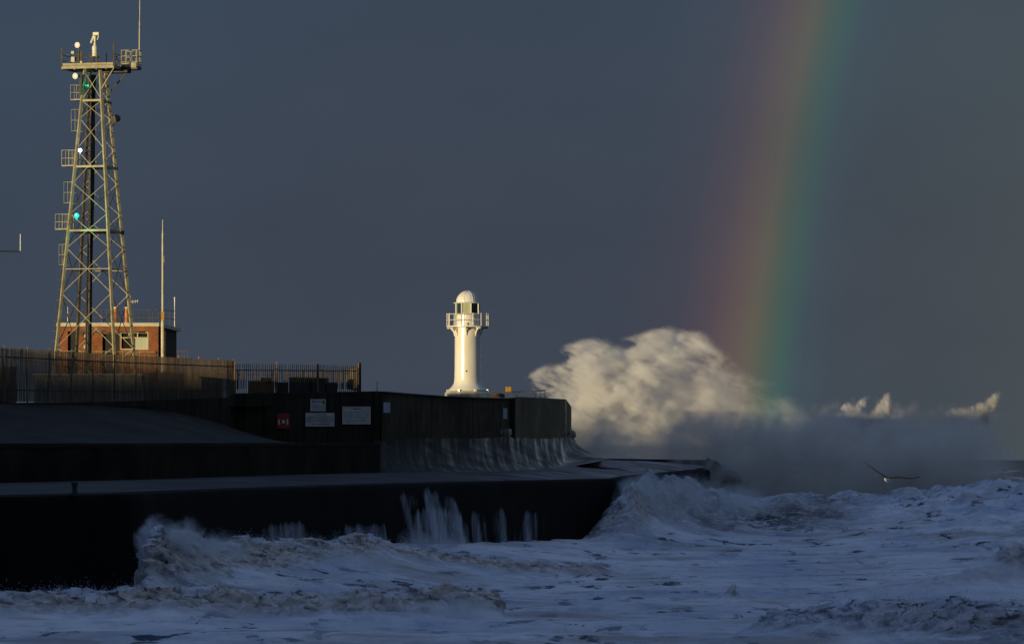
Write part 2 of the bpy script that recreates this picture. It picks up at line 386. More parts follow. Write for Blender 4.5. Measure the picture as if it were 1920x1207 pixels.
# densify by linear interpolation
dc = []
for a, b in zip(cols_, cols_[1:]):
    for k in range(4): dc.append([p.lerp(q, k/4) for p, q in zip(a, b)])
dc.append(cols_[-1])
def apron_mat():
    m, t, p = new_mat('ribbed apron concrete')
    g = N(t, 'ShaderNodeNewGeometry').outputs['Position']
    uv = N(t, 'ShaderNodeUVMap'); su = N(t, 'ShaderNodeSeparateXYZ'); t.links.new(uv.outputs[0], su.inputs[0])
    pw = N(t, 'ShaderNodeMath', operation='POWER'); pw.inputs[1].default_value = 2.2; t.links.new(su.outputs[1], pw.inputs[0])
    sh_ = N(t, 'ShaderNodeMath', operation='MULTIPLY_ADD'); sh_.inputs[1].default_value = -4.5; t.links.new(pw.outputs[0], sh_.inputs[0]); t.links.new(su.outputs[0], sh_.inputs[2])
    cb = N(t, 'ShaderNodeCombineXYZ'); t.links.new(sh_.outputs[0], cb.inputs[0]); t.links.new(su.outputs[1], cb.inputs[1])
    mp = N(t, 'ShaderNodeMapping'); mp.inputs['Scale'].default_value = (.75, 1.5, 1); t.links.new(cb.outputs[0], mp.inputs[0])
    n = N(t, 'ShaderNodeTexNoise'); n.inputs['Scale'].default_value = 1.0; n.inputs['Detail'].default_value = 8; n.inputs['Roughness'].default_value = .68; t.links.new(mp.outputs[0], n.inputs[0])
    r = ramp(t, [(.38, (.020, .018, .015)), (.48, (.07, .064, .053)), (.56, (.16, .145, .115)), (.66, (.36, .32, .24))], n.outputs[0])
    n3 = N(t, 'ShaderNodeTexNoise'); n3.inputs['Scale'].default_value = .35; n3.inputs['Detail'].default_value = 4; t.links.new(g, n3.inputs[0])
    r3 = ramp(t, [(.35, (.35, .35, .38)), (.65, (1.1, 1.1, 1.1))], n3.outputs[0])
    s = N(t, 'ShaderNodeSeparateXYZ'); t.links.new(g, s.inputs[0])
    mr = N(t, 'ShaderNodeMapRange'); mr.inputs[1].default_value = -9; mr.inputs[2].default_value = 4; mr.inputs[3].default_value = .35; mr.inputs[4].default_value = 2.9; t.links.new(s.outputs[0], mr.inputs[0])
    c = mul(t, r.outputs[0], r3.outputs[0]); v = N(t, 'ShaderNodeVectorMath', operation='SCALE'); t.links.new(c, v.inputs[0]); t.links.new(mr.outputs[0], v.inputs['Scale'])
    t.links.new(v.outputs[0], p.inputs['Base Color']); p.inputs['Roughness'].default_value = .7; p.inputs['Specular IOR Level'].default_value = .25
    b = N(t, 'ShaderNodeBump'); b.inputs['Strength'].default_value = .8; b.inputs['Distance'].default_value = .3; t.links.new(n.outputs[0], b.inputs['Height']); t.links.new(b.outputs[0], p.inputs['Normal'])
    return m
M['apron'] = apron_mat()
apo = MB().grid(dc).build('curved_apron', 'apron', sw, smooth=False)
uvl = apo.data.uv_layers.new(name='UVMap'); nn_ = len(dc[0]); du = [0]
for a_, b_ in zip(dc, dc[1:]): du.append(du[-1]+(b_[6]-a_[6]).length)
for l in apo.data.loops: uvl.data[l.index].uv = (du[l.vertex_index//nn_], (l.vertex_index % nn_)/nn_)
apo.data.polygons.foreach_set('use_smooth', [True]*len(apo.data.polygons))
# bank between ledge and fence line
rows = []
for px in range(-900, 561, 20):
    s0 = stp(px)+Vector((0, 2.5, .09)); Yw = interp(px, [a[0] for a in WL], [a[2] for a in WL])
    yt = interp(px, [-900, 0, 150, 250, 330, 400, 470, 530, 560], [757, 757, 759, 764, 773, 789, 812, 828, 831])
    s1 = P(px, yt, Yw-.05); r = []
    for j in range(9):
        t = j/8; v = s0.lerp(s1, t); v.z += (s1.z-s0.z)*(-.10*math.sin(math.pi*t)) + .08*math.sin(px*.03+j)*math.sin(math.pi*t); r.append(v)
    rows.append(r)
MB().grid(rows).build('bank', 'bank', None, origin=(-30, 310, 9), smooth=True, kind='structure')
# deck behind the walls
zd = 12.9
mb = MB(); mb.poly([Vector((X(-900, 316), 316, 12.0)), Vector((X(0, 323), 323, 12.0)), Vector((X(430, 366), 366, 12.6)), Vector((X(712, 379), 379, zd)), Vector((X(964, 405), 405, zd)), Vector((X(1058, 414), 414, zd)), Vector((6.2, 470, zd)), Vector((-8, 446, zd)), Vector((-48, 444, 12.7)), Vector((-120, 430, 12.2))])
struct(mb, 'ground', 'deck', origin=(-30, 400, 0))
# ================================================================== LIGHTHOUSE
LY = 425; S = LY/F; lc = Vector((X(876.8, LY), LY, 0))
def lz(y): return Z(y, LY)
lh = thing('lighthouse', (lc.x, LY, zd), 'white cast iron lighthouse with a domed lantern standing above the sea wall', 'lighthouse')
C0 = lambda z=0: Vector((lc.x, lc.y, z))
body = [(24.6, 720), (24.3, 690), (24.1, 650), (24.0, 614)]
MB().lathe(C0(), [(37*S, lz(732)), (36.5*S, lz(730.6)), (34.5*S, lz(728.8)), (31*S, lz(725.5)), (28.2*S, lz(722)), (26.2*S, lz(718.5)), (25.2*S, lz(713)), (24.8*S, lz(706)), (24.5*S, lz(690)), (24.2*S, lz(650)), (24*S, lz(614))], 64).build('tower_shaft', 'white', lh, smooth=True)
mb = MB().lathe(C0(), [(0, lz(731)), (34*S, lz(731.2)), (36*S, lz(732.5)), (41.5*S, lz(735.2)), (43*S, lz(737.5)), (43*S, lz(758)), (43*S, zd+.02)], 8 * 6)
mb.build('plinth', 'plinth', lh, smooth=True)
for k in range(8):
    a = R(22.5+45*k); d = Vector((math.cos(a), math.sin(a), 0)); MB().box(C0(lz(732.5))+d*(38.5*S), (.4, .16, .22), (d, Vector((-d.y, d.x, 0)), Vector((0, 0, 1)))).build('foot_rib', 'white', lh)
MB().lathe(C0(), [(24*S, lz(614.5)), (38*S, lz(613.8)), (39.8*S, lz(613.2)), (39.8*S, lz(611.2)), (22*S, lz(611))], 48).build('gallery', 'white', lh, smooth=True)
for k in range(8):
    a = R(-95+45*k); d = Vector((math.cos(a), math.sin(a), 0)); n = Vector((-d.y, d.x, 0)); mb = MB()
    pts = []
    for j in range(9):
        t = j/8; r = 24+14*(1-math.cos(t*math.pi/2)); y = 630-16*math.sin(t*math.pi/2); pts.append(C0(lz(y))+d*(r*S))
    for p, q in zip(pts, pts[1:]): mb.box((p+q)/2, ((q-p).length*1.08, .10, .15), ((q-p).normalized(), n, (q-p).normalized().cross(n)))
    mb.bar(C0(lz(615.2))+d*(24*S), C0(lz(615.2))+d*(38.5*S), .10, .12)
    mb.bar(C0(lz(616))+d*(30*S), C0(lz(622.5))+d*(25.5*S), .07, .07)
    mb.build('bracket', 'white', lh)
# gallery drum + details
MB().lathe(C0(), [(21.8*S, lz(611.5)), (21.8*S, lz(590.5)), (23.6*S, lz(590)), (23.8*S, lz(589))], 48).build('gallery_drum', 'white', lh, smooth=True)
for px, py in ((887, 597.5), (887, 606.5), (874.5, 608)):
    dx = (px-876.8)*S; rr = 21.9*S; p = C0(lz(py))+Vector((dx, -math.sqrt(max(rr*rr-dx*dx, 0)), 0)); n = (p-C0(lz(py))).normalized(); MB().tube(p-n*.05, p+n*.16, .09 if px > 880 else .16, n=10).build('vent', 'cream', lh)
dx = (874.8-876.8)*S; p = C0(lz(696))+Vector((dx, -math.sqrt((24.45*S)**2-dx*dx), 0)); MB().tube(p+Vector((0, .03, 0)), p+Vector((0, -.05, 0)), .085, n=10).build('porthole', 'dark', lh)
# railing
mb = MB(); npst = 14
for k in range(npst):
    a = R(-100+360/npst*k); d = Vector((math.cos(a), math.sin(a), 0)); mb.tube(C0(lz(612))+d*(38.6*S), C0(lz(587.5))+d*(38.6*S), .045, n=6)
for y, r in ((589.3, .032), (600.2, .028)):
    pts = [C0(lz(y))+Vector((math.cos(R(t)), math.sin(R(t)), 0))*(38.6*S) for t in range(0, 361, 9)]; mb.path(pts, r, 5)
mb.build('railing', 'white', lh)
# lantern: 8 mullions, panes
lr = 22.8*S; y0, y1 = 589, 569
for k in range(8):
    a0 = R(-74+45*k); a1 = a0+R(45); p0 = Vector((math.cos(a0), math.sin(a0), 0))*lr; p1 = Vector((math.cos(a1), math.sin(a1), 0))*lr
    MB().bar(C0(lz(y0))+p0, C0(lz(y1))+p0, .12).build('mullion', 'white', lh)
    mid = (a0+a1)/2; sx_ = math.cos(mid)
    q0, q1 = p0*.985, p1*.985
    kind = 'glass_pale' if abs(sx_) < .30 and math.sin(mid) < 0 else ('glass_blue' if sx_ < 0 else 'glass_dark')
    MB().add([C0(lz(y0))+q0, C0(lz(y0))+q1, C0(lz(y1))+q1, C0(lz(y1))+q0], [(0, 1, 2, 3)]).build('pane', kind, lh)
MB().lathe(C0(), [(0, lz(589)), (6*S, lz(588.5)), (8*S, lz(583)), (8*S, lz(576)), (5*S, lz(571)), (0, lz(570.5))], 20).build('optic', 'glass_dark', lh, smooth=True)
MB().lathe(C0(), [(0, lz(568)), (22*S, lz(569.2)), (27*S, lz(569)), (27.4*S, lz(568.2)), (26*S, lz(567.2)), (21.9*S, lz(566.6))], 48).build('cornice', 'white', lh, smooth=True)
dome = [(21.8*math.cos(t)*S, lz(566.8)+21.6*math.sin(t)*S) for t in [R(v) for v in range(0, 88, 6)]]+[(1.2*S, lz(545.2)), (.01, lz(545))]
dm = MB().lathe(C0(), dome, 48).build('dome', 'white', lh, smooth=True)
mb = MB()
for k in range(8):
    a = R(-62+45*k)
    pts = [C0(z)+Vector((math.cos(a), math.sin(a), 0))*(r+.008) for r, z in dome[:-1]]; mb.path(pts, .022, 4)
mb.build('seam', 'white', dm)
# ================================================================== LATTICE TOWER
TY = 402.0; TS = TY/F; th = R(13.5); ca, sa = math.cos(th), math.sin(th)
tcx = X(178.5, TY)
U = Vector((ca, -sa, 0)); V = Vector((sa, ca, 0))
def tz_(y): return Z(y, TY)
def side(z): return 5.8+(1.56-5.8)*(z-tz_(652))/(tz_(133)-tz_(652))
def TP(u, v, z): return Vector((tcx, TY, z))+U*u+V*v
def leg(i, z):
    s = side(z)/2; su, sv = [(-1, -1), (1, -1), (1, 1), (-1, 1)][i]; return TP(su*s, sv*s, z)
mast = thing('lattice_tower', (tcx, TY, 12.6), 'tall four legged steel lattice tower with a railed platform, radar and green lamps', 'radio tower')
for i in range(4):
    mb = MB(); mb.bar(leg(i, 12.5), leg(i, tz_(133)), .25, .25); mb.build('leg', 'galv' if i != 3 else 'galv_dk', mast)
ys = [735, 653, 552, 467, 403, 345, 282, 224, 190, 137]
for f_ in range(4):
    i, j = f_, (f_+1) % 4; mb = MB()
    for ya, yb in zip(ys, ys[1:]):
        za, zb = tz_(ya), tz_(yb); w_ = .052 if ya > 500 else .042
        mb.angle(leg(i, za), leg(j, zb), w_); mb.angle(leg(j, za), leg(i, zb), w_)
    mb.build('bracing', 'galv' if f_ in (0,) else ('galv' if f_ == 2 else 'galv_dk'), mast)  # side faces' shade put into the colour by using the darker steel
for y in (190, 314, 434, 506):
    z = tz_(y); mb = MB()
    for f_ in range(4):
        i, j = f_, (f_+1) % 4; mb.bar(leg(i, z), leg(j, z), .12 if y < 500 else .07, .20 if y < 500 else .08)
    mb.build('girder', 'galv', mast)
    if y < 500:
        s = side(z)/2-.1; mb = MB(); mb.box(TP(0, 0, z-.04), (2*s, 2*s, .05), (U, V, Vector((0, 0, 1)))); mb.build('landing', 'galv_dk', mast)
# side balconies on the left of each landing
def cage(y0, y1, u0len, name='balcony', thin=False):
    z0, z1 = tz_(y0), tz_(y1); s = side(z0)/2; ua, ub = -s-u0len, -s+.1; mb = MB(); w_ = .032 if thin else .045
    va, vb = -s, -s+1.1
    if not thin: mb.box(TP((ua+ub)/2, (va+vb)/2, z0+.05), (ub-ua, vb-va, .12), (U, V, Vector((0, 0, 1))))
    for u in ([ua, (ua+ub)/2, ub] if not thin else [ua, ua+.45*(ub-ua)]):
        for v in (va, vb): mb.bar(TP(u, v, z0), TP(u, v, z1), w_)
    for z in (z1, (z0+z1)/2)+((z0,) if thin else ()):
        mb.bar(TP(ua, va, z), TP(ub, va, z), w_); mb.bar(TP(ua, vb, z), TP(ub, vb, z), w_); mb.bar(TP(ua, va, z), TP(ua, vb, z), w_)
    if not thin:
        for k in range(1, 5): mb.bar(TP(ua+(ub-ua)*k/5, vb, z0), TP(ua+(ub-ua)*k/5, vb, z1), .025)
    mb.build(name, 'galv', mast)
cage(189, 161, 1.15); cage(313, 283, 1.35); cage(432, 403, 1.35)
cage(247, 207, .75, 'ladder_cage', True); cage(382, 343, .75, 'ladder_cage', True); cage(498, 460, .6, 'ladder_cage', True)
# ladder down the left leg
mb = MB()
for dv in (.15, .55):
    mb.bar(TP(-side(12.6)/2-.35, -side(12.6)/2+dv, 12.6), TP(-side(tz_(434))/2-.35, -side(tz_(434))/2+dv, tz_(434)), .04)
zq = 13.
while zq < tz_(436):
    s = side(zq)/2; mb.bar(TP(-s-.35, -s+.15, zq), TP(-s-.35, -s+.55, zq), .03); 
    if int(zq*3) % 3 == 0: mb.bar(TP(-s-.62, -s+.1, zq), TP(-s+.2, -s+.1, zq), .035)
    zq += .33
mb.build('ladder', 'galv_dk', mast)
# cable trunk near back-left leg
mb = MB(); rr = random.Random(3)
for k in range(9):
    a, b = rr.uniform(-.30, .30), rr.uniform(-.2, .2); pts = []
    for q in range(9):
        z = 13+(tz_(140)-13)*q/8; s = side(z)/2; pts.append(TP(-s*.36+a*(.6+.4*(1-q/8))+rr.uniform(-.04, .04), s*.30+b, z))
    mb.path(pts, .10, 6)
mb.build('cable_trunk', 'cable', mast)
# top platform
pz = tz_(126); mb = MB()
mb.box(TP(-.22, .1, pz-.05), (5.25, 3.2, .12), (U, V, Vector((0, 0, 1))))
pf = mb.build('platform', 'galv_dk', mast)
mb = MB()
for v in (-1.52, 1.72): mb.bar(TP(-2.86, v, pz-.12), TP(2.42, v, pz-.12), .1, .30); mb.bar(TP(-2.86, v, pz+.16), TP(2.42, v, pz+.16), .06, .20)
for u in (-2.86, 2.42): mb.bar(TP(u, -1.5, pz-.12), TP(u, 1.7, pz-.12), .1, .30)
for u in (-1.6, -.5, .6, 1.6): mb.bar(TP(u, -1.5, pz-.3), TP(u, 1.7, pz-.3), .1, .14)
mb.build('edge_beam', 'galv', pf)
mb = MB()
for u, v, h in ((-2.86, -1.52, 1.75), (2.4, -1.52, 2.1), (-2.86, 1.7, 1.5), (-1.2, 1.7, 1.45), (.55, 1.7, 1.5), (1.6, 1.7, 1.2), (2.4, 1.7, 1.4)):
    mb.bar(TP(u, v, pz-.1), TP(u, v, pz+h), .14 if v < 0 else .07)
for z in (pz+.55, pz+1.1):
    mb.bar(TP(-2.86, 1.7, z), TP(-.35, 1.7, z), .05); mb.bar(TP(.95, 1.7, z), TP(2.4, 1.7, z), .05); mb.bar(TP(-2.86, -1.5, z), TP(-2.86, 1.7, z), .05); mb.bar(TP(2.4, -1.5, z), TP(2.4, 1.7, z), .05)
mb.bar(TP(-2.8, -.5, pz+1.2), TP(-1.2, -.5, pz+1.2), .05); mb.bar(TP(-2.8, -.5, pz+.45), TP(-1.2, -.5, pz+.45), .05); mb.bar(TP(-1.2, -.5, pz), TP(-1.2, -.5, pz+1.35), .07); mb.bar(TP(-1.4, -.5, pz), TP(-1.4, -.5, pz+1.35), .05)
mb.build('railing', 'galv_dk', pf)
# extension cage to the right
mb = MB(); e0, e1, v0_, v1_ = 2.42, 4.15, .3, 1.55
mb.box(TP((e0+e1)/2, (v0_+v1_)/2, pz-.12), (e1-e0, v1_-v0_, .3), (U, V, Vector((0, 0, 1)))); ext = mb.build('side_platform', 'galv_dk', mast)
mb = MB()
for u in (2.55, 3.05, 3.6, 4.1):
    for v in (v0_, v1_): mb.bar(TP(u, v, pz), TP(u, v, pz+1.6), .07)
for z in (pz+.45, pz+1.02, pz+1.58):
    for v in (v0_, v1_): mb.bar(TP(2.5, v, z), TP(4.2, v, z), .06)
    mb.bar(TP(4.15, v0_, z), TP(4.15, v1_, z), .06)
mb.build('railing', 'galv', ext)
mb = MB(); mb.box(TP(3.0, v0_-.05, pz+.18), (.75, .1, .32), (U, V, Vector((0, 0, 1)))); mb.box(TP(3.78, v0_-.05, pz+.12), (.6, .1, .5), (U, V, Vector((0, 0, 1)))); mb.build('toe_board', 'galv', ext)
MB().bar(leg(1, tz_(170)), TP(2.42, -1.4, pz-.2), .09).build('strut', 'galv', mast); MB().bar(leg(2, tz_(176)), TP(3.0, 1.2, pz-.25), .12).build('strut', 'galv_dk', mast)
# dark trunk under the platform
mb = MB(); mb.box(TP(1.9, 1.0, pz-.36), (2.4, 1.2, .35), (U, V, Vector((0, 0, 1)))); mb.build('cable_tray', 'cable', mast)
# radar scanner
k0 = TP(.12, -.4, 0); rd = MB()
def rz(y): return tz_(y)
mb = MB()
for u in (-.28, .28):
    for v in (-.28, .28): mb.bar(TP(.12+u*1.3, -.4+v, rz(121)), TP(.12+u*.7, -.4+v*.7, rz(107)), .09)
mb.box(TP(.12, -.4, rz(108)), (.75, .6, .1), (U, V, Vector((0, 0, 1))))
mb.build('scanner_stand', 'galv_dk', mast)
scn = MB().lathe(Vector((k0.x, k0.y, 0)), [(0, rz(107)), (.29, rz(106.8)), (.29, rz(103.4)), (.25, rz(103.2)), (.25, rz(102.6)), (.29, rz(102.4)), (.29, rz(97.5)), (.25, rz(97.3)), (.25, rz(96.8)), (.29, rz(96.6)), (.29, rz(92)), (.26, rz(88)), (.16, rz(86.5)), (.14, rz(84)), (.16, rz(83)), (.10, rz(81)), (.12, rz(75)), (.18, rz(72)), (.18, rz(69)), (0, rz(68.8))], 24).build('radar_scanner', 'cream', mast, smooth=True)
mb = MB(); mb.box(TP(.28, -.4, rz(65)), (.62, .5, .32), (U, V, Vector((0, 0, 1)))); mb.build('scanner_head', 'cream', scn, bevel=.05)
mb = MB(); mb.bar(TP(-.02, -.4, rz(68)), TP(-.30, -.45, rz(82)), .10, .16); mb.bar(TP(.5, -.4, rz(68)), TP(.35, -.35, rz(76)), .05, .08); mb.build('scanner_arm', 'cream', scn)
# floodlights / dishes
def lamp_disc(px, py, Y, r, name, mat='cream', face=(-.45, -1, -.05), stalk=None):
    c = P(px, py, Y); d = Vector(face).normalized(); mb = MB()
    mb.tube(c+d*.12, c-d*.06, r, r*.92, n=20); mb.tube(c-d*.06, c-d*.35, r*.9, r*.35, n=20)
    o = mb.build(name, mat, mast, smooth=True)
    mb = MB(); mb.tube(c+d*.121, c+d*.16, r*.82, r*.4, n=20); mb.build('lens', 'white', o, smooth=True)
    if stalk: MB().bar(c-d*.2, P(*stalk), .09).build('bracket', 'galv_dk', o)
lamp_disc(146, 85, TY-1.1, .28, 'floodlight', stalk=(147, 122, TY-1.0))
lamp_disc(142, 143, TY-1.0, .29, 'floodlight', stalk=(150, 143, TY-.9))
mb = MB(); mb.box(P(151, 108, TY-.8), (.42, .3, 1.3)); mb.box(P(143.5, 110, TY-.9), (.28, .25, .45)); mb.build('equipment_box', 'galv_dk', mast)
for c_, z_ in ((P(136, 99, TY-1.1), (.26, .2, .28)), (P(136.5, 112, TY-1.1), (.34, .2, .5)), (P(152, 117, TY-1.2), (.2, .15, .22))): MB().box(c_, z_).build('junction_box', 'cream', mast)
mb = MB(); mb.bar(P(151, 140, TY-.9), P(151, 178, TY-.9), .22); mb.bar(P(147, 165, TY-.9), P(160, 158, TY-.5), .12); mb.build('lamp_bracket', 'galv_dk', mast)
# loudspeaker drum on right side
c = P(217.5, 222, TY+.3); mb = MB(); mb.tube(c+Vector((-.1, -.3, 0)), c+Vector((.12, .3, 0)), .38, .34, n=18); mb.box(P(212, 226, TY+.2), (.25, .4, 1.1)); hn = mb.build('radio_dish', 'galv_dk', mast, smooth=True)
MB().tube(c+Vector((-.11, -.31, .1)), c+Vector((-.14, -.40, .12)), .10, .03, n=10).build('drum_glint', 'cream', hn)  # pale tip stands in for the bright glint on the drum
# small blocks at right of girders
for px, y in ((206.5, 195), (218, 317), (230, 436)): MB().box(P(px, y, TY+1.5), (.28, .3, .3)).build('clamp', 'cable', mast)
# lit lamps
M['lamp_white'] = emis('white lamp', (.85, .95, 1.0), 6); M['lamp_green'] = emis('green lamp', (.0, 1.0, .50), .75); M['lamp_core'] = emis('green lamp core', (.5, 1.0, .85), 4)
def nav(px, py, Y, r, mat, glow, en, name):
    c = P(px, py, Y); ln = MB().lathe(Vector((c.x, c.y, 0)), [(.001, c.z-r), (r*.7, c.z-r*.7), (r, c.z), (r*.7, c.z+r*.7), (.001, c.z+r)], 12).build(name, mat, mast, smooth=True)
    MB().box(c+Vector((0, .05, -r-.12)), (.18, .18, .24)).build('lamp_base', 'cable', ln)
    l = bpy.data.lights.new('lamp light', 'POINT'); lo = bpy.data.objects.new('lamp_light', l); col.objects.link(lo); lo.location = c+Vector((0.05, -.35, 0)); l.energy = en; l.color = glow; l.shadow_soft_size = .1
nav(150.2, 282, TY-2.3, .19, 'lamp_white', (.8, .95, 1), 90, 'signal_lamp')
nav(143.8, 404, TY-2.9, .25, 'lamp_green', (.05, 1, .6), 220, 'signal_lamp')
core_ = P(142.8, 402.5, TY-3.2); MB().lathe(Vector((core_.x, core_.y, 0)), [(.001, core_.z-.06), (.06, core_.z), (.001, core_.z+.06)], 10).build('lamp_glow_core', 'lamp_core', mast, smooth=True)  # pale spot added in front of the green lamp for its glow
nav(165, 161, TY-.9, .09, 'lamp_green', (.05, 1, .6), 8, 'signal_lamp')
nav(160.8, 160, TY-.9, .05, 'lamp_green', (.05, 1, .6), 2, 'signal_lamp')
# whip antenna on extension
mb = MB(); b = P(261, 126, TY+.1)
mb.tube(b, P(261.3, 88, TY+.1), .075, n=8); mb.tube(P(261.3, 88, TY+.1), P(261.8, 40, TY+.1), .06, .055, n=8); mb.tube(P(261.8, 40, TY+.1), P(262, 20, TY+.1), .035, n=6); mb.tube(P(262, 20, TY+.1), P(262.3, -25, TY+.1), .05, .02, n=6)
mb.build('whip_antenna', 'fascia', mast)
# ================================================================== CONTROL BUILDING
BY = 421.0
def BP(px, y, dY=0): return P(px, y, BY+dY)
bw = thing('control_building', (X(215, BY), BY, 12.8), 'flat roofed orange brick building with a cream roof edge behind the lattice tower', 'building')
x0, x1 = X(112, BY), X(297, BY); x2 = x1
zr = Z(612, BY); zb_ = 12.8; dep = 17
mb = MB()
def wall_with_holes(mb, x0, x1, z0, z1, y, holes, depth=.25):
    xs = sorted({x0, x1}|{h[0] for h in holes}|{h[1] for h in holes}); zs = sorted({z0, z1}|{h[2] for h in holes}|{h[3] for h in holes})
    for a, b in zip(xs, xs[1:]):
        for c, d in zip(zs, zs[1:]):
            mx, mz = (a+b)/2, (c+d)/2
            if any(h[0] < mx < h[1] and h[2] < mz < h[3] for h in holes): continue
            mb.add([(a, y, c), (b, y, c), (b, y, d), (a, y, d)], [(0, 1, 2, 3)])
    for h in holes:
        a, b, c, d = h; mb.add([(a, y, c), (b, y, c), (b, y, d), (a, y, d), (a, y+depth, c), (b, y+depth, c), (b, y+depth, d), (a, y+depth, d)], [(0, 4, 5, 1), (1, 5, 6, 2), (2, 6, 7, 3), (3, 7, 4, 0)])
hw = (X(226, BY), X(278, BY), Z(655, BY), Z(623, BY)); hd = (X(127, BY), X(143, BY), Z(700, BY), Z(621, BY)); hs = (X(192, BY), X(224, BY), Z(700, BY), Z(626, BY))
wall_with_holes(mb, x0, x1, zb_, zr, BY, [hw, hd, hs])
mb.add([(x0, BY, zb_), (x0, BY+dep, zb_), (x0, BY+dep, zr), (x0, BY, zr)], [(0, 1, 2, 3)]); mb.add([(x0, BY+dep, zb_), (x1, BY+dep, zb_), (x1, BY+dep, zr), (x0, BY+dep, zr)], [(0, 1, 2, 3)])
mb.build('wall', 'brick', bw)
x2 = X(331, BY+dep)
mb = MB(); mb.add([(x1, BY, zb_), (x2, BY+dep, zb_), (x2, BY+dep, zr), (x1, BY, zr)], [(0, 1, 2, 3)]); mb.build('wall', 'brick_shade', bw, label='dark shaded side wall')
mb = MB(); mb.box(((hd[0]+hd[1])/2, BY+.3, (hd[2]+hd[3])/2), (hd[1]-hd[0]+.1, .05, hd[3]-hd[2]+.1)); mb.build('door', 'dark', bw)
mb = MB(); mb.box(((hs[0]+hs[1])/2, BY+.3, (hs[2]+hs[3])/2), (hs[1]-hs[0]+.1, .05, hs[3]-hs[2]+.1)); mb.build('doorway', 'dark', bw)
mb = MB(); mb.box((x1+.35, BY+.8, (zb_+zr)/2-.2), (.7, .9, zr-zb_-.5)); mb.build('pier', 'brick_shade', bw)
# roof slab + fascia
mb = MB(); mb.prism([(x0-.35, BY-.45, zr), (x1+.1, BY-.45, zr), (x2+.45, BY+dep+.2, zr), (x0-.35, BY+dep+.3, zr)], (0, 0, .36)); rf = mb.build('roof', 'fascia', bw)
mb = MB()
def rbar(a, b, w_=.05): mb.bar(a, b, w_)
zt = zr+.36
for pxp, yy in ((130, -.2), (160, -.2), (190, -.2), (250, -.2), (286, -.2), (297, -.2), (200, 9), (240, 9), (280, 9), (328, 16), (318, 12)):
    Yp = BY+yy+.3; rbar(Vector((X(pxp, Yp), Yp, zt)), Vector((X(pxp, Yp), Yp, Z(581, Yp))), .05)
for y in (581, 588.5, 596):
    if y != 588.5: rbar(P(125, y, BY+.1), P(297, y, BY+.1), .045); rbar(P(297, y, BY+.1), P(328, y+2, BY+16), .045)
    rbar(P(150, y+2, BY+10), P(326, y+2, BY+14), .04)
mb.build('roof_railing', 'galv_dk', rf)
# window
wn = MB()
for a, b in (((226, 623.5), (278, 623.5)), ((226, 654.5), (278, 654.5)), ((226, 633), (278, 633))): wn.bar(BP(*a, .05), BP(*b, .05), .12, .10)
for a, b in (((226.6, 623), (226.6, 655)), ((277.5, 623), (277.5, 655)), ((242, 623), (242, 633)), ((258, 623), (258, 633)), ((249, 633), (249, 655))): wn.bar(BP(*a, .06), BP(*b, .06), .10, .10)
wf = wn.build('window', 'fascia', bw)
MB().add([BP(226, 633, .2), BP(278, 633, .2), BP(278, 623, .2), BP(226, 623, .2)], [(0, 1, 2, 3)]).build('pane', 'glass_dark', wf)
MB().add([BP(249, 655, .2), BP(278, 655, .2), BP(278, 633, .2), BP(249, 633, .2)], [(0, 1, 2, 3)]).build('pane', 'blind', wf)
MB().add([BP(226, 655, .2), BP(249, 655, .2), BP(249, 633, .2), BP(226, 633, .2)], [(0, 1, 2, 3)]).build('pane', 'glass_dark', wf)
# conduits and handrails on facade
mb = MB()
mb.bar(BP(112, 658, -.8), BP(290, 660, -.8), .05); mb.bar(BP(112, 666, -.8), BP(290, 668, -.8), .05)
for px in range(118, 290, 16): mb.bar(BP(px, 657, -.8), BP(px, 690, -.8), .045)
mb.build('walkway_rail', 'galv', bw)
mb = MB(); mb.box(BP(205, 622, -.4), (6.0, .5, .14)); mb.bar(BP(148, 620, -.3), BP(192, 620, -.3), .10)
for px in (150, 168, 185, 200): mb.bar(BP(px, 621, -.3), BP(px+3, 628, -.2), .06)
mb.build('canopy', 'galv_dk', bw)
mb = MB(); mb.box(BP(161, 630, -.3), (.28, .3, .3)); mb.box(BP(160, 650, -.3), (.3, .2, .35)); mb.bar(BP(165, 632, -.2), BP(165, 662, -.2), .07); mb.build('wall_lamp', 'cream', bw)
# banded insulators on the roof
for i_, px in enumerate((216.5, 237.5)):
    c = P(px, 0, BY+3); zz0, zz1 = zt, Z(578, BY+3); pr = [(.02, zz0)]
    for k in range(9):
        z = zz0+(zz1-zz0)*k/9; h = (zz1-zz0)/9; pr += [(.17, z+.02), (.24-.008*k, z+h*.35), (.17, z+h*.8)]
    pr += [(.2, zz1), (.01, zz1+.05)]
    t = MB().lathe(Vector((c.x, c.y, 0)), pr, 14).build('banded_stack', 'orange', None, origin=(c.x, c.y, zt), smooth=True, label=('left' if i_ == 0 else 'right')+' one of two orange ribbed stacks on the brick building roof', category='stack', group='ribbed stacks on the roof')
    MB().lathe(Vector((c.x, c.y, 0)), [(.0, zz1-.1), (.26, zz1), (.26, zz1+.12), (0, zz1+.2)], 14).build('cap', 'cream', t, smooth=True)
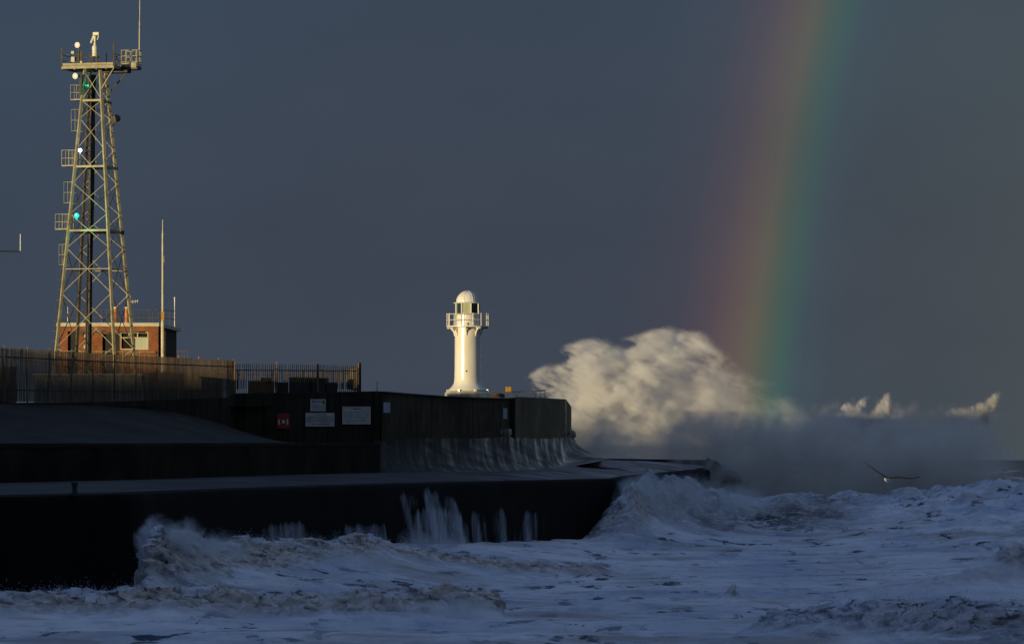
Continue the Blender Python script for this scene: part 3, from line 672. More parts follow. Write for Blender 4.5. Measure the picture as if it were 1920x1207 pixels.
# masts
def mast_thing(pxb, yb, yt, Y, r, label, mat='galv', segs=None, extra=None):
    o = thing('antenna_mast', P(pxb, yb, Y), label, 'antenna')
    mb = MB(); segs = segs or [(yb, r), (yt, r*.6)]
    for (ya, ra), (yb_, rb) in zip(segs, segs[1:]): mb.tube(P(pxb, ya, Y), P(pxb, yb_, Y), ra, rb, n=8)
    mb.build('pole', mat, o)
    if extra: extra(o)
    return o
def ex1(o):
    mb = MB(); mb.bar(P(305, 600, 417), P(305, 584, 417), .30); mb.build('sleeve', 'yellow', o)
    mb = MB(); mb.tube(P(307.5, 480, 417), P(307.5, 493, 417), .05); mb.build('clamp', 'galv', o)
mast_thing(305, 762, 412, 417, .16, 'tall slender pole aerial rising beside the brick building', 'fascia', [(762, .17), (604, .17), (603, .12), (440, .085), (430, .05), (412, .04)], ex1)
def ex2(o):
    mb = MB(); mb.tube(P(244, 566, 422), P(258, 564.5, 422), .035, n=6); mb.tube(P(249, 569, 422), P(249, 562, 422), .02, n=5); mb.tube(P(254, 568, 422), P(254, 562, 422), .02, n=5); mb.tube(P(258, 567, 422), P(258, 562, 422), .03, n=5); mb.build('crossarm', 'cream', o)
mast_thing(244, 609, 554, 422, .09, 'short white mast with a small side aerial on the brick building roof', 'cream', None, ex2)
mast_thing(327.5, 614, 557, 436, .05, 'thin whip aerial at the right rear corner of the roof', 'cream', [(614, .05), (580, .04), (557, .07)])
mast_thing(127, 606, 575, 422, .05, 'stub aerial at the left end of the building roof', 'cream')
# left edge mast with arm
o = thing('antenna_mast', (X(-40, 330), 330, 12.3), 'thin black arm with an upright whip entering at the left edge of the picture', 'antenna')
MB().tube(Vector((X(-40, 330), 330, 12.3)), P(-40, 465, 330), .09, n=8).build('pole', 'cable', o)
MB().tube(P(-40, 470, 330), P(39, 471.5, 330), .055, n=8).build('arm', 'cable', o)
MB().tube(P(38.2, 471.5, 330), P(38.4, 439, 330), .045, .04, n=8).build('whip', 'cream', o)
# ================================================================== FENCES
def fence(pts, ztop, label, pale_w, gap, mat, pmat, post_every, zbot=None, rails=(.35, .80), postw=.12):
    # pts: list of Vector ground points; posts every n metres
    t = thing('palisade_fence', pts[0], label, 'fence')
    seg = [0]
    for a, b in zip(pts, pts[1:]): seg.append(seg[-1]+(Vector((b.x-a.x, b.y-a.y, 0))).length)
    L = seg[-1]
    def at(s):
        i = max(j for j in range(len(seg)) if seg[j] <= s+1e-6); i = min(i, len(pts)-2); return pts[i].lerp(pts[i+1], (s-seg[i])/(seg[i+1]-seg[i]))
    nb = max(1, round(L/post_every)); 
    for k in range(nb+1):
        p = at(L*k/nb); mb = MB(); mb.box(Vector((p.x, p.y-.12, (p.z+ztop)/2+.06)), (postw, .12, ztop-p.z+.22)); mb.build('post', pmat, t)
    for k in range(nb):
        s0, s1 = L*k/nb, L*(k+1)/nb; mb = MB(); n = int((s1-s0)/(pale_w+gap)); pr = random.Random(k)
        for q in range(n):
            p = at(s0+(q+.5)*(s1-s0)/n); lean = pr.uniform(-.015, .015); a = Vector((p.x-lean, p.y, p.z+.02)); b = Vector((p.x+lean, p.y, ztop-.07+pr.uniform(-.02, .02)))
            hw_ = pale_w/2
            mb.add([a+Vector((-hw_, 0, 0)), a+Vector((0, -.03, 0)), a+Vector((hw_, 0, 0)), b+Vector((-hw_, 0, 0)), b+Vector((0, -.03, 0)), b+Vector((hw_, 0, 0)), b+Vector((0, -.015, .09))],
                   [(0, 1, 4, 3), (1, 2, 5, 4), (3, 4, 6), (4, 5, 6)])
        mb.build('pale_panel', mat, t)
        a, b = at(s0), at(s1); mb = MB()
        for f_ in rails: MB().bar(Vector((a.x, a.y+.06, a.z+(ztop-a.z)*f_)), Vector((b.x, b.y+.06, b.z+(ztop-b.z)*f_)), .05, .09).build('rail', 'fence_dk', t)
    return t
def gp(px, y, Y): return P(px, y, Y)
pts = [gp(-700, 754, 317.6), gp(0, 753, 324), gp(200, 754.5, 343), gp(425, 747, 365.6), gp(438, 740, 368)]
def mono(pts): return pts
fence(pts, Z(651, 324), 'long rusty palisade fence in front of the brick building and lattice tower', .055, .09, 'fence', 'fence_post', 4.1, rails=(.22, .83))
pts = [gp(440, 738, 368.4), gp(560, 736.5, 371.4), gp(672, 734.5, 374.4)]
f2 = fence(pts, Z(682.5, 371), 'open palisade fence with dark pales ending left of the lighthouse', .07, .125, 'fence_dk', 'fence_post', 3.9, rails=(.78,))
MB().bar(gp(674.5, 735, 374.6), gp(674.5, 679, 374.6), .22).build('end_post', 'dark', f2)
# second layer of the fence returning backwards
pts = [gp(676, 734, 376.5), gp(650, 729, 392), gp(560, 729, 398), gp(445, 729, 398)]
f3 = fence(pts, Z(682.5, 371)-.05, 'far run of palisade fence behind the open fence', .06, .17, 'fence', 'fence_dk', 3.2, rails=(.8,))
# stacked blocks behind the second fence
mb = MB(); mb.box(P(490, 728, 383), (2.3, 1.5, 1.4)); mb.box(P(498, 713, 383), (.9, 1.2, .5)); mb.tube(P(504, 712, 382), P(504, 712, 384), .25, n=12)
mb.build('stone_pile', 'yellowstone', None, origin=P(490, 742, 383), bevel=.08, label='ochre heap of blocks seen through the open fence', category='stone pile')
mb = MB()
for px, y, w_, h in ((530, 727, 1.0, 1.3), (565, 721, 2.2, 1.7), (597, 722, 1.8, 1.7), (620, 727, 1.2, 1.3)): mb.box(P(px, y+3, 384), (w_, 1.6, h))
mb.build('stone_pile', 'darkstone', None, origin=P(580, 742, 384), bevel=.08, label='dark stack of blocks seen through the open fence beside the ochre heap', category='stone pile')
# pale cabin and added dark backing behind left fence
cb = thing('storage_cabin', (X(120, 338), 352, 12.1), 'pale low cabin half hidden behind the rusty palisade fence', 'cabin')
xa, xb = X(62, 355), X(264, 355)
mb = MB(); mb.box(((xa+xb)/2, 357, 13.6), (xb-xa, 2.4, 3.0)); mb.build('wall', 'paleblock', cb)
mb = MB(); mb.box(((xa+xb)/2, 357, 15.2), (xb-xa+.3, 2.7, .14)); mb.build('roof', 'sign', cb)
for xa_, xb_, yt_, lab in ((268, 410, 702, 'added flat dark backing behind the fence right of the brick building'), (-160, 18, 690, 'added dark backing behind the fence at the left edge of the picture')):  # dark blocks added to stand in for the shade behind the fence
    xa, xb = X(xa_, 372), X(xb_, 372); o = thing('dark_backing', (xa, 372, 12.4), lab, 'dark_backing')
    MB().box(((xa+xb)/2, 374.5, (12.4+Z(yt_, 372))/2), (xb-xa, 5, Z(yt_, 372)-12.4)).build('wall', 'dark', o)
    MB().box(((xa+xb)/2, 374.5, Z(yt_, 372)+.1), (xb-xa+.2, 5.2, .18)).build('roof', 'darkstone', o)
# small table-like rail right of the building
o = thing('guard_rail', (X(342, 414), 414, 12.8), 'small dark railed hatch right of the brick building', 'railing')
mb = MB()
for px in (333, 341, 345, 352):
    for dy in (0, 1): mb.bar(P(px, 657, 414+dy), P(px, 762, 414+dy), .06)
mb.bar(P(331, 657.5, 414), P(353, 657.5, 414), .12, .06); mb.bar(P(331, 657.5, 415), P(353, 657.5, 415), .12, .06)
mb.build('rail', 'galv_dk', o)
# thin stake on the wall, yellow box, end railing, rubble, pipe
mb = MB(); mb.bar(P(707, 735, 380), P(707, 715, 380), .06); mb.tube(P(707, 716, 380), P(707, 714, 380), .05, .02)
mb.build('stake', 'galv_dk', None, origin=P(707, 735, 380), label='thin upright stake on the wall between fence and lighthouse', category='stake')
o = thing('marker_box', Vector((X(953, 412), 412, zd)), 'yellow box on a short post right of the lighthouse', 'marker')
mb = MB(); mb.box(P(953.5, 730, 412), (.58, .35, .52)); mb.build('box', 'yellow', o, bevel=.04)
MB().bar(Vector((X(952, 412), 412, zd)), P(952, 735, 412), .09).build('post', 'galv_dk', o)
o = thing('end_railing', Vector((X(1000, 414), 414, 13.9)), 'thin metal railing along the top of the pale wall end', 'railing')
mb = MB()
for y, x_a, x_b in ((734, 960, 1022), (739.5, 960, 1022), (731.8, 1003, 1024)): mb.bar(P(x_a, y+.5, 412.8), P(x_b, y-1.2, 413.4), .065)
mb.build('rail', 'galv_dk', o)
for px in (986, 1004, 1013, 1021.5): MB().bar(P(px, 746, 413.2), P(px, 731.5, 413.2), .055).build('post', 'galv_dk', o)
mb = MB()
for k in range(7): mb.box(P(924+k*3.2, 741.5+random.uniform(-1.5, 1.5), 409), (.35, .4, .35), (Vector((1, random.uniform(-.3, .3), .2)).normalized(), Vector((0, 1, 0)), Vector((-.2, 0, 1)).normalized()))
mb.build('rubble_heap', M['yellowstone'], None, origin=P(930, 745, 409), label='small ochre heap on the wall top right of the lighthouse', category='rubble')
# ================================================================== SIGNS
def facing(px): return 0
def wall_y(px):
    return interp(px, [440, 560, 712, 716, 760, 830, 900, 964], [368, 371, 375, 375.3, 381, 389, 396, 403])
def WP(px, py, off=.12): return P(px, py, wall_y(px)-off)
def text(s, px, py, h, mat, parent, name='lettering', al='CENTER'):
    c = bpy.data.curves.new(name, 'FONT'); c.body = s; c.size = h; c.align_x = al; c.align_y = 'CENTER'; c.extrude = .004
    q = WP(px, py, .135); d = WP(px+5, py)-WP(px-5, py)
    o = bpy.data.objects.new(name, c); col.objects.link(o); c.materials.append(M[mat])
    o.parent = parent; o.location = q-org[parent.name]; o.rotation_euler = (R(90), 0, math.atan2(d.y, d.x)); return o
def panel(mb, px0, px1, y0, y1, off, th=.05): mb.prism([WP(px0, y1, off), WP(px1, y1, off), WP(px1, y0, off), WP(px0, y0, off)], (0, th, 0)); return mb
def sign(px0, px1, y0, y1, mat, label, name='notice_board', cat='sign'):
    o = thing(name, WP((px0+px1)/2, y1), label, cat)
    panel(MB(), px0, px1, y0, y1, .12).build('board', mat, o)
    if px1-px0 > 20 and mat == 'sign':
        mb = MB()
        for x0_, x1_, a_, b_ in ((px0, px1, y0, y0+.6), (px0, px1, y1-.6, y1), (px0, px0+.6, y0+.6, y1-.6), (px1-.6, px1, y0+.6, y1-.6)): panel(mb, x0_, x1_, a_, b_, .135, .012)
        mb.build('frame', 'cream', o)
    return o
def lines(o, px0, px1, ys, th=.9):
    mb = MB(); rr = random.Random(int(px0))
    for y in ys:
        x = px0
        while x < px1:
            wd = rr.uniform(1.0, 3.4); e = min(x+wd, px1); panel(mb, x, e, y-th/2, y+th/2, .13, .007); x = e+rr.uniform(.5, .9)
    mb.build('text_line', 'ink', o)
o = sign(582, 610.5, 748, 770.5, 'sign', 'smallest white notice with a warning triangle, above another white notice on the dark wall')
text('WARNING', 596.5, 752.6, .19, 'ink', o)
MB().prism([WP(583.8, 754.5, .13), WP(588.4, 754.5, .13), WP(586.1, 750, .13)], (0, -.005, 0)).build('warning_triangle', 'ink', o)
MB().prism([WP(604.6, 757, .13), WP(608.6, 757, .13), WP(608.6, 751.5, .13), WP(606.6, 749.8, .13), WP(604.6, 751.5, .13)], (0, -.005, 0)).build('emblem', 'ink_green', o)
lines(o, 584, 608, (759.5, 762.5, 765.3, 768), .7)
o = sign(573, 627, 773.5, 799, 'sign', 'wide white notice of several text lines directly below the smallest notice')
lines(o, 591, 612, (777,), 1.5); lines(o, 575, 625, (781.5, 785.5, 789.5), 1.3); lines(o, 585, 618, (794.8,), 1.5)
o = sign(642, 695, 762, 795, 'sign', 'largest white notice, mounted alone to the right on the dark wall')
lines(o, 662, 677, (766,), 2.0); lines(o, 646, 690, (772.5, 777, 781.5), .8); lines(o, 648, 686, (786, 789.5), .6)
o = sign(719, 731.5, 754, 773.5, 'sign_b', 'small bluish grey plate just right of the wall corner', 'plate')
o = sign(943.5, 951, 765, 785, 'sign_b', 'narrow pale plate near the right end of the long wall', 'plate')
o = sign(519, 543, 774.5, 803, 'red', 'red lifebuoy panel with a white ring symbol on the dark wall', 'lifebuoy_station', 'lifebuoy station')
MB().tube(WP(531, 790.5, .10), WP(531, 790.5, .17), .17, n=18).build('ring_symbol', 'ring', o)
for sg in (-1, 1):
    mb = MB()
    for q in range(8):
        a0, a1 = R(-38+9.5*q), R(-38+9.5*(q+1))
        def ap(a, r): return WP(531+sg*math.cos(a)*r/.0474, 790.5-math.sin(a)*r/.0474, .14)
        mb.add([ap(a0, .34), ap(a1, .34), ap(a1, .45), ap(a0, .45)], [(0, 1, 2, 3)])
    mb.build('ring_arc', 'ring', o)
# mooring bollard on the quay
c = P(140, 926, 240.5)
bo = thing('bollard', c, 'squat black mooring bollard near the quay edge at far left', 'bollard')
MB().lathe(Vector((c.x, c.y, c.z)), [(.01, 0), (.22, 0), (.20, .08), (.15, .15), (.14, .45), (.20, .55), (.19, .68), (.01, .74)], 20).build('post', 'dark', bo, smooth=True)
MB().lathe(Vector((c.x, c.y, c.z)), [(.01, -.02), (.30, -.02), (.30, .05), (.01, .06)], 20).build('base', 'dark', bo)
# ================================================================== GULL
GY = 104.0
def G(px, py, dy=0): return P(px, py, GY+dy)
def gull():
    bm = bmesh.new()
    # body: cross sections from bill (towards lower right, away) to tail (left front)
    def ring(c, d, ra, rb, n=10):
        d = Vector(d).normalized(); u = d.cross(Vector((0, 0, 1))).normalized(); v = u.cross(d); return [bm.verts.new(c+u*(ra*math.cos(2*math.pi*k/n))+v*(rb*math.sin(2*math.pi*k/n))) for k in range(n)]
    base = G(1665, 898.5); ax = Vector((-.34, -.92, .03)).normalized()   # towards the camera and left
    secs = [(-.27, .012, .010), (-.24, .04, .032), (-.2, .05, .048), (-.13, .058, .056), (-.05, .078, .072), (.04, .085, .075), (.12, .07, .055), (.19, .045, .026), (.26, .05, .010), (.30, .045, .006)]
    rs = [ring(base-ax*s*1.0, ax, a, b) for s, a, b in secs]
    for r0, r1 in zip(rs, rs[1:]):
        for k in range(10): bm.faces.new((r0[k], r0[(k+1) % 10], r1[(k+1) % 10], r1[k]))
    bm.faces.new(rs[0]); bm.faces.new(rs[-1][::-1])
    # wings: left (up-left) and right (level)
    def wing(pts, ch):
        U_, L_ = [], []
        for (px, py, dy), c in zip(pts, ch):
            q = G(px, py, dy); f = q+Vector((0, -c*.42, .004)); t = q+Vector((0, c*.58, -.004)); mth = max(.018, c*.17)
            U_.append([bm.verts.new(f), bm.verts.new(q+Vector((0, -c*.1, mth))), bm.verts.new(t)]); L_.append([U_[-1][0], bm.verts.new(q+Vector((0, -c*.1, -mth))), U_[-1][2]])
        for A in (U_, L_):
            for a, b in zip(A, A[1:]):
                for k in range(2): bm.faces.new((a[k], a[k+1], b[k+1], b[k]))
    wing([(1666, 896.5, 0), (1661, 894.5, -.02), (1655, 890.5, -.05), (1647, 885, -.08), (1638, 879, -.05), (1629.5, 873, .0), (1624.5, 868.5, .05), (1621.5, 865, .08)], [.19, .2, .2, .19, .16, .12, .07, .015])
    wing([(1665, 896.5, 0), (1672, 895, -.02), (1680, 894.3, -.04), (1690, 894.8, -.04), (1701, 896, 0), (1711, 896.3, .04), (1719, 895, .07), (1725, 893.2, .1)], [.19, .2, .2, .19, .16, .12, .07, .015])
    bmesh.ops.recalc_face_normals(bm, faces=bm.faces)
    me = bpy.data.meshes.new('seagull'); 
    for f in bm.faces: f.smooth = True
    for v in bm.verts: v.co -= base
    me.materials.append(M['gull_dark']); me.materials.append(M['gull_white'])
    bm.faces.ensure_lookup_table()
    nb = 10*9
    for i, f in enumerate(bm.faces):
        f.material_index = 1 if i < nb and f.calc_center_median().z < .035 else 0
    bm.to_mesh(me); bm.free()
    o = bpy.data.objects.new('seagull', me); col.objects.link(o); o.location = base; org[o.name] = base.copy()
    o['label'] = 'dark winged seagull gliding low over the foam at right'; o['category'] = 'bird'
    s_ = o.modifiers.new('sub', 'SUBSURF'); s_.levels = 1; s_.render_levels = 2
    MB().tube(base+ax*.26, base+ax*.32+Vector((0, 0, -.01)), .013, .004, n=8).build('bill', 'gull_bill', o)
gull()
# ================================================================== NOISE
perm = rng.permutation(512).astype(np.int64); perm = np.concatenate([perm, perm])
gang = rng.uniform(0, 2*np.pi, 512); gx_, gy_ = np.cos(gang), np.sin(gang)
def pn(x, y, seed=0):
    x = np.asarray(x, float)+seed*17.3; y = np.asarray(y, float)+seed*9.7
    xi = np.floor(x).astype(np.int64); yi = np.floor(y).astype(np.int64); xf = x-xi; yf = y-yi
    u = xf*xf*xf*(xf*(xf*6-15)+10); v = yf*yf*yf*(yf*(yf*6-15)+10)
    def g(ix_, iy_, dx, dy):
        h = perm[(perm[ix_ & 511]+iy_) & 511]; return gx_[h]*dx+gy_[h]*dy
    a = g(xi, yi, xf, yf); b = g(xi+1, yi, xf-1, yf); c = g(xi, yi+1, xf, yf-1); d = g(xi+1, yi+1, xf-1, yf-1)
    return ((a+(b-a)*u)+((c+(d-c)*u)-(a+(b-a)*u))*v)*1.5
def fbm(x, y, o=4, seed=0, g=.5, l=2.03):
    s = 0; a = 1.
    for i in range(o): s = s+a*pn(x*l**i, y*l**i, seed+i*3); a *= g
    return s
def billow(x, y, o=4, seed=0, g=.55):
    s = 0; a = 1.
    for i in range(o): s = s+a*(1-2*np.abs(pn(x*2.1**i, y*2.1**i, seed+i*5))); a *= g
    return s/2
def sst(a, b, x): t = np.clip((x-a)/(b-a), 0, 1); return t*t*(3-2*t)
# ================================================================== SEA
cols_px = np.concatenate([np.linspace(-30000, -900, 26)[:-1], np.linspace(-900, -150, 60)[:-1], np.linspace(-150, 2070, 1060), np.linspace(2070, 2900, 60)[1:], np.linspace(2900, 34000, 26)[1:]])
rows_Y = np.concatenate([np.linspace(12, 165, 30)[:-1], np.arange(165, 300, .27), np.arange(300, 470, .42), np.geomspace(471, 1500, 150), np.geomspace(1550, 30000, 45)])
PX, YY = np.meshgrid(cols_px, rows_Y); XX = (PX-960)/F*YY
qeY = np.interp(PX, [a[0] for a in QE], [a[2] for a in QE])
zp = np.interp(PX, [-300, 0, 250, 300, 500, 712, 900, 1050, 1175, 1400], [.4, .5, .4, 1.0, 1.5, 1.75, 1.35, 1.1, .9, .6])
h = zp*sst(qeY-75, qeY-6, YY)*(1-sst(470, 540, YY))
near = 1-sst(500, 900, YY)
turb = np.zeros_like(h); brown = np.zeros_like(h)
wob = fbm(XX/14, YY/30, 3, 2)
def breaker(pxs_, Yc_, H_, wf, wb, tamp, bamp=1.0, wobk=2.0, pad=None):
    global h, turb, brown
    Yc = np.interp(PX, pxs_, Yc_)+wob*wobk; H = np.interp(PX, pxs_, H_, left=0, right=0); W = np.interp(PX, pxs_, wf) if np.ndim(wf) else wf
    d = Yc-YY          # positive in front (towards camera)
    lump = 1+.22*fbm(XX/3.5, YY/9, 4, 11)
    prof = np.where(d > 0, np.exp(-(np.abs(d)/W)**1.6), np.exp(-(np.abs(d)/wb)**2))
    h = np.maximum(h, 0)*1+H*prof*lump
    t = np.where(d > 0, np.exp(-(np.abs(d)/(W*1.35))**3), np.exp(-(np.abs(d)/(wb*.5))**2))*np.clip(H/ .5, 0, 1)
    turb = np.maximum(turb, t*tamp); brown = np.maximum(brown, t*bamp*np.clip(sst(-.6, .5, d/W-.2+.5*fbm(XX/2.2, YY/4, 3, 5)), 0, 1))
# front left roller
breaker([-500, -100, 0, 200, 400, 600, 800, 900, 935, 945], [203, 204, 204, 205, 206, 207, 209, 211, 212, 212], [1.1, 1.1, 1.1, 1.0, 1.05, 1.0, 1.15, 1.15, .8, 0], 2.8, 7, 1.0, wobk=1.2)
# wave bursting against the quay, left
breaker([250, 262, 275, 300, 340, 400, 480, 560, 640, 700, 760, 800], [233, 233, 234, 236, 241, 248, 257, 265, 274, 281, 286, 288], [0, .6, 2.7, 3.1, 2.4, 1.9, 1.4, 1.1, .8, .4, .15, 0], 8.0, 6, 1.0, wobk=.8)
# thin roller mid
breaker([600, 680, 800, 1000, 1130, 1180], [276, 279, 283, 288, 292, 293], [0, .55, .6, .6, .45, 0], 2.2, 5, .8, wobk=1.2)
# bottom right roller
breaker([1380, 1440, 1500, 1650, 1900, 2600], [196, 193, 190, 187, 184, 182], [0, .5, 1.0, 1.15, 1.1, 1.1], 3.6, 7, 1.0, .55, wobk=1.0)
# right edge swell
breaker([1450, 1600, 1780, 1880, 1960, 2600], [236, 241, 246, 249, 251, 255], [0, .35, 1.0, 2.0, 2.4, 2.4], [6, 8, 9, 6, 6, 6], 10, .35, .7, wobk=.7)
# heap against quay end, and the large far wave on the right
breaker([1085, 1105, 1130, 1160, 1185, 1230, 1290, 1330, 1400, 1480, 1560, 1650, 1750, 1850, 1920, 2400, 3000], [362, 362, 363, 366, 370, 382, 400, 412, 425, 432, 440, 446, 450, 452, 452, 455, 455],
        [0, .3, 1.7, 3.6, 5.0, 5.3, 5.2, 4.3, 3.6, 3.6, 3.3, 3.7, 4.0, 4.5, 4.8, 4.8, 3], [6, 6, 7, 9, 11, 15, 20, 26, 32, 34, 45, 60, 70, 75, 75, 75, 75], 11, .75, .75, wobk=1.5)
breaker([1815, 1835, 1862, 1880, 1900], [1500]*5, [0, 3.5, 6, 4, 0], 22, 22, .9, wobk=0)
smooth_r = sst(1520, 1700, PX)*(1-np.exp(-((np.interp(PX, [1400, 1560, 1920], [425, 438, 450])-YY)/9)**4))*sst(300, 330, YY)
turb *= 1-smooth_r*.97; brown *= 1-smooth_r*.9
# one upright splash and curl
for (px, Y_, r, H_) in ((1370, 236, .55, .75), (1905, 247, 1.0, .9), (1448, 195, .9, .35), (430, 206, 1.2, .35), (840, 209, 1.5, .35), (868, 208, .8, .3), (1290, 218, .8, .2)):
    g = H_*np.exp(-(((XX-X(px, Y_))**2+(YY-Y_)**2*.8)/r**2)); h = h+g; turb = np.maximum(turb, np.clip(g*1.5, 0, .8)); brown = np.maximum(brown, np.clip(g, 0, .5))
# open swell
amp = np.clip(1+YY*0, 0, 1)
h = h+near*(.28*fbm(XX/22, YY/9, 3, 21)+.10*fbm(XX/5.5, YY/2.6, 3, 31))
h = h+(1-near)*(.8*fbm(XX/120, YY/40, 3, 41)*np.clip(YY/900, 0, 1))
h = h+.028*near*fbm(XX/1.1, YY/.9, 3, 51)
bil = billow(XX/1.25, YY/1.25+h*1.2, 5, 61, .6); bil2 = billow(XX/2.6, YY/3+h*.5, 5, 71, .62)
res = 1/(1+np.maximum(YY-300, 0)/260)
dz = turb*(.30*bil2+.11*bil)*res; dY = turb*(.50*fbm(XX/1.5, h*1.1+YY/2, 4, 81, .6))*res; dX = turb*.45*fbm(XX/1.2+7, h*1.2+YY/2, 4, 91, .6)*res
h2 = h+dz
# keep the water out of the quay body near its face
inside = (PX < 1170) & (YY > qeY+.6) & (YY < 560) & (PX > -900)
h2 = np.where(inside, np.minimum(h2, .3), h2)
Yf = YY-dY; Xf = XX+dX
Zf = h2; Zf[YY > 1200] *= .5
# colour masks
foam = np.clip(1-sst(430, 520, YY)*.95, 0, 1)
wc = sst(.30, .5, fbm(XX/26, YY/60, 5, 15, .6)); foam = np.maximum(foam, wc*.75*(YY > 500)*(1-sst(2500, 6000, YY)))
dark = np.zeros_like(h)
for px, Y_, rx, ry, a_ in ((1300, 385, 3.5, 10, .8), (1350, 400, 3.2, 12, 1.0), (1430, 398, 6.0, 16, 1.0), (1510, 408, 4.5, 12, 1.0), (1250, 376, 2.5, 5, .6), (1560, 425, 3, 6, .8), (1620, 408, 2.2, 5, .5), (1760, 176, 6, 4, .7), (1850, 178, 4, 5, .6), (430, 231, 2.0, 3, .9), (330, 229, 2, 3, .6), (590, 246, 1.6, 3, .7), (1200, 355, 6, 8, .35)):
    dark = np.maximum(dark, a_*np.exp(-(((XX-X(px, Y_))/rx)**2+((YY-Y_)/ry)**2)))
foam = np.maximum(foam, turb*(YY > 900))
crv = np.clip(.5+.5*(turb*(bil*.6+bil2*.5)), 0, 1)  # crease shade for the colour: hollows darker, crests lighter
nr, nc = PX.shape
def grid_mesh(name, Xa, Ya, Za, mat, attrs):
    nr, nc = Xa.shape; me = bpy.data.meshes.new(name); co = np.stack([Xa, Ya, Za], -1).reshape(-1, 3).astype(np.float32)
    i = np.arange((nr-1)*(nc-1)); r = i//(nc-1); c = i % (nc-1); a = r*nc+c
    q = np.stack([a, a+1, a+nc+1, a+nc], -1).astype(np.int32).ravel(); nf = len(i)
    me.vertices.add(len(co)); me.vertices.foreach_set('co', co.ravel()); me.loops.add(nf*4); me.loops.foreach_set('vertex_index', q)
    me.polygons.add(nf); me.polygons.foreach_set('loop_start', np.arange(0, nf*4, 4, dtype=np.int32)); me.polygons.foreach_set('loop_total', np.full(nf, 4, np.int32)) if False else None
    me.polygons.foreach_set('use_smooth', np.ones(nf, bool)); me.update(calc_edges=True)
    for k, v in attrs.items():
        at = me.attributes.new(k, 'FLOAT', 'POINT'); at.data.foreach_set('value', v.astype(np.float32).ravel())
    me.materials.append(mat); o = bpy.data.objects.new(name, me); col.objects.link(o); return o
def sea_mat():
    m, t, p = new_mat('storm sea')
    g = N(t, 'ShaderNodeNewGeometry').outputs['Position']
    def at(n): a = N(t, 'ShaderNodeAttribute'); a.attribute_name = n; return a.outputs['Fac']
    def noise(sc_, det=6, ro=.6, st=(1, 1, 1), dist=0):
        mp = N(t, 'ShaderNodeMapping'); mp.inputs['Scale'].default_value = st; t.links.new(g, mp.inputs[0])
        n = N(t, 'ShaderNodeTexNoise'); n.inputs['Scale'].default_value = sc_; n.inputs['Detail'].default_value = det; n.inputs['Roughness'].default_value = ro; n.inputs['Distortion'].default_value = dist; t.links.new(mp.outputs[0], n.inputs[0]); return n.outputs[0]
    def mix(f, a, b):
        mx = N(t, 'ShaderNodeMix', data_type='RGBA')
        if hasattr(f, 'links'): t.links.new(f, mx.inputs[0])
        else: mx.inputs[0].default_value = f
        for s, i in ((a, 6), (b, 7)):
            if hasattr(s, 'links'): t.links.new(s, mx.inputs[i])
            else: mx.inputs[i].default_value = (*s, 1)
        return mx.outputs[2]
    big = ramp(t, [(.36, (.56, .64, .78)), (.60, (.92, .94, 1))], noise(.10, 5, .6, (.8, .5, 1))).outputs[0]
    mid = ramp(t, [(.32, (.60, .66, .76)), (.50, (.97, .98, 1)), (.62, (1, 1, 1))], noise(1.0, 9, .70, (.5, .34, 1), .3)).outputs[0]
    foamc = mul(t, big, mid)
    tan = ramp(t, [(.50, (0, 0, 0)), (.64, (.75, .75, .75))], noise(.13, 5, .6, (.7, .9, 1))).outputs[0]
    foamc = mix(tan, foamc, (.42, .38, .36))
    hol = ramp(t, [(.395, (1, 1, 1)), (.435, (0, 0, 0))], noise(.75, 8, .66, (.55, .26, .9), .5)).outputs[0]
    gate = ramp(t, [(.40, (.1, .1, .1)), (.58, (1, 1, 1))], noise(.09, 3, .5, (1, .6, 1))).outputs[0]
    foamc = mix(mul(t, hol, gate), foamc, (.045, .07, .12))
    lt = ramp(t, [(.30, (.16, .135, .11)), (.41, (.34, .29, .25)), (.53, (.55, .49, .44)), (.68, (.86, .83, .80))], noise(1.1, 9, .70, (1, 1, 1.2), .6)).outputs[0]
    blu = ramp(t, [(.30, (.09, .11, .16)), (.46, (.42, .47, .58)), (.66, (.80, .85, .95))], noise(.8, 9, .70, (1, 1, 1), .5)).outputs[0]
    tc_ = mix(at('brown'), blu, lt)
    tf = ramp(t, [(.12, (0, 0, 0)), (.6, (1, 1, 1))], at('turb')).outputs[0]
    c = mix(tf, foamc, tc_)
    dk = ramp(t, [(.40, (0, 0, 0)), (.50, (1, 1, 1))], noise(1.4, 9, .72, (.6, .5, 1.6), .6)).outputs[0]
    ad_ = at('dark'); dm_ = N(t, 'ShaderNodeMath', operation='MULTIPLY'); t.links.new(dk, dm_.inputs[0]); t.links.new(ad_, dm_.inputs[1])
    c = mix(dm_.outputs[0], c, (.035, .040, .055))
    water = ramp(t, [(.3, (.035, .038, .036)), (.7, (.075, .078, .072))], noise(.05, 5, .6)).outputs[0]
    c = mix(at('foam'), water, c)
    crr = ramp(t, [(.22, (.72, .69, .66)), (.72, (1.15, 1.15, 1.16))], at('crv')).outputs[0]
    c = mul(t, c, crr)
    t.links.new(c, p.inputs['Base Color']); p.inputs['Roughness'].default_value = .72; p.inputs['Specular IOR Level'].default_value = .22
    b = N(t, 'ShaderNodeBump'); b.inputs['Strength'].default_value = .8; b.inputs['Distance'].default_value = .35; t.links.new(noise(1.5, 10, .72, (.8, .6, 1)), b.inputs['Height']); t.links.new(b.outputs[0], p.inputs['Normal'])
    return m
sea = grid_mesh('sea', Xf, Yf, Zf, sea_mat(), dict(turb=turb, brown=brown, foam=foam, crv=crv, dark=dark)); sea['kind'] = 'structure'
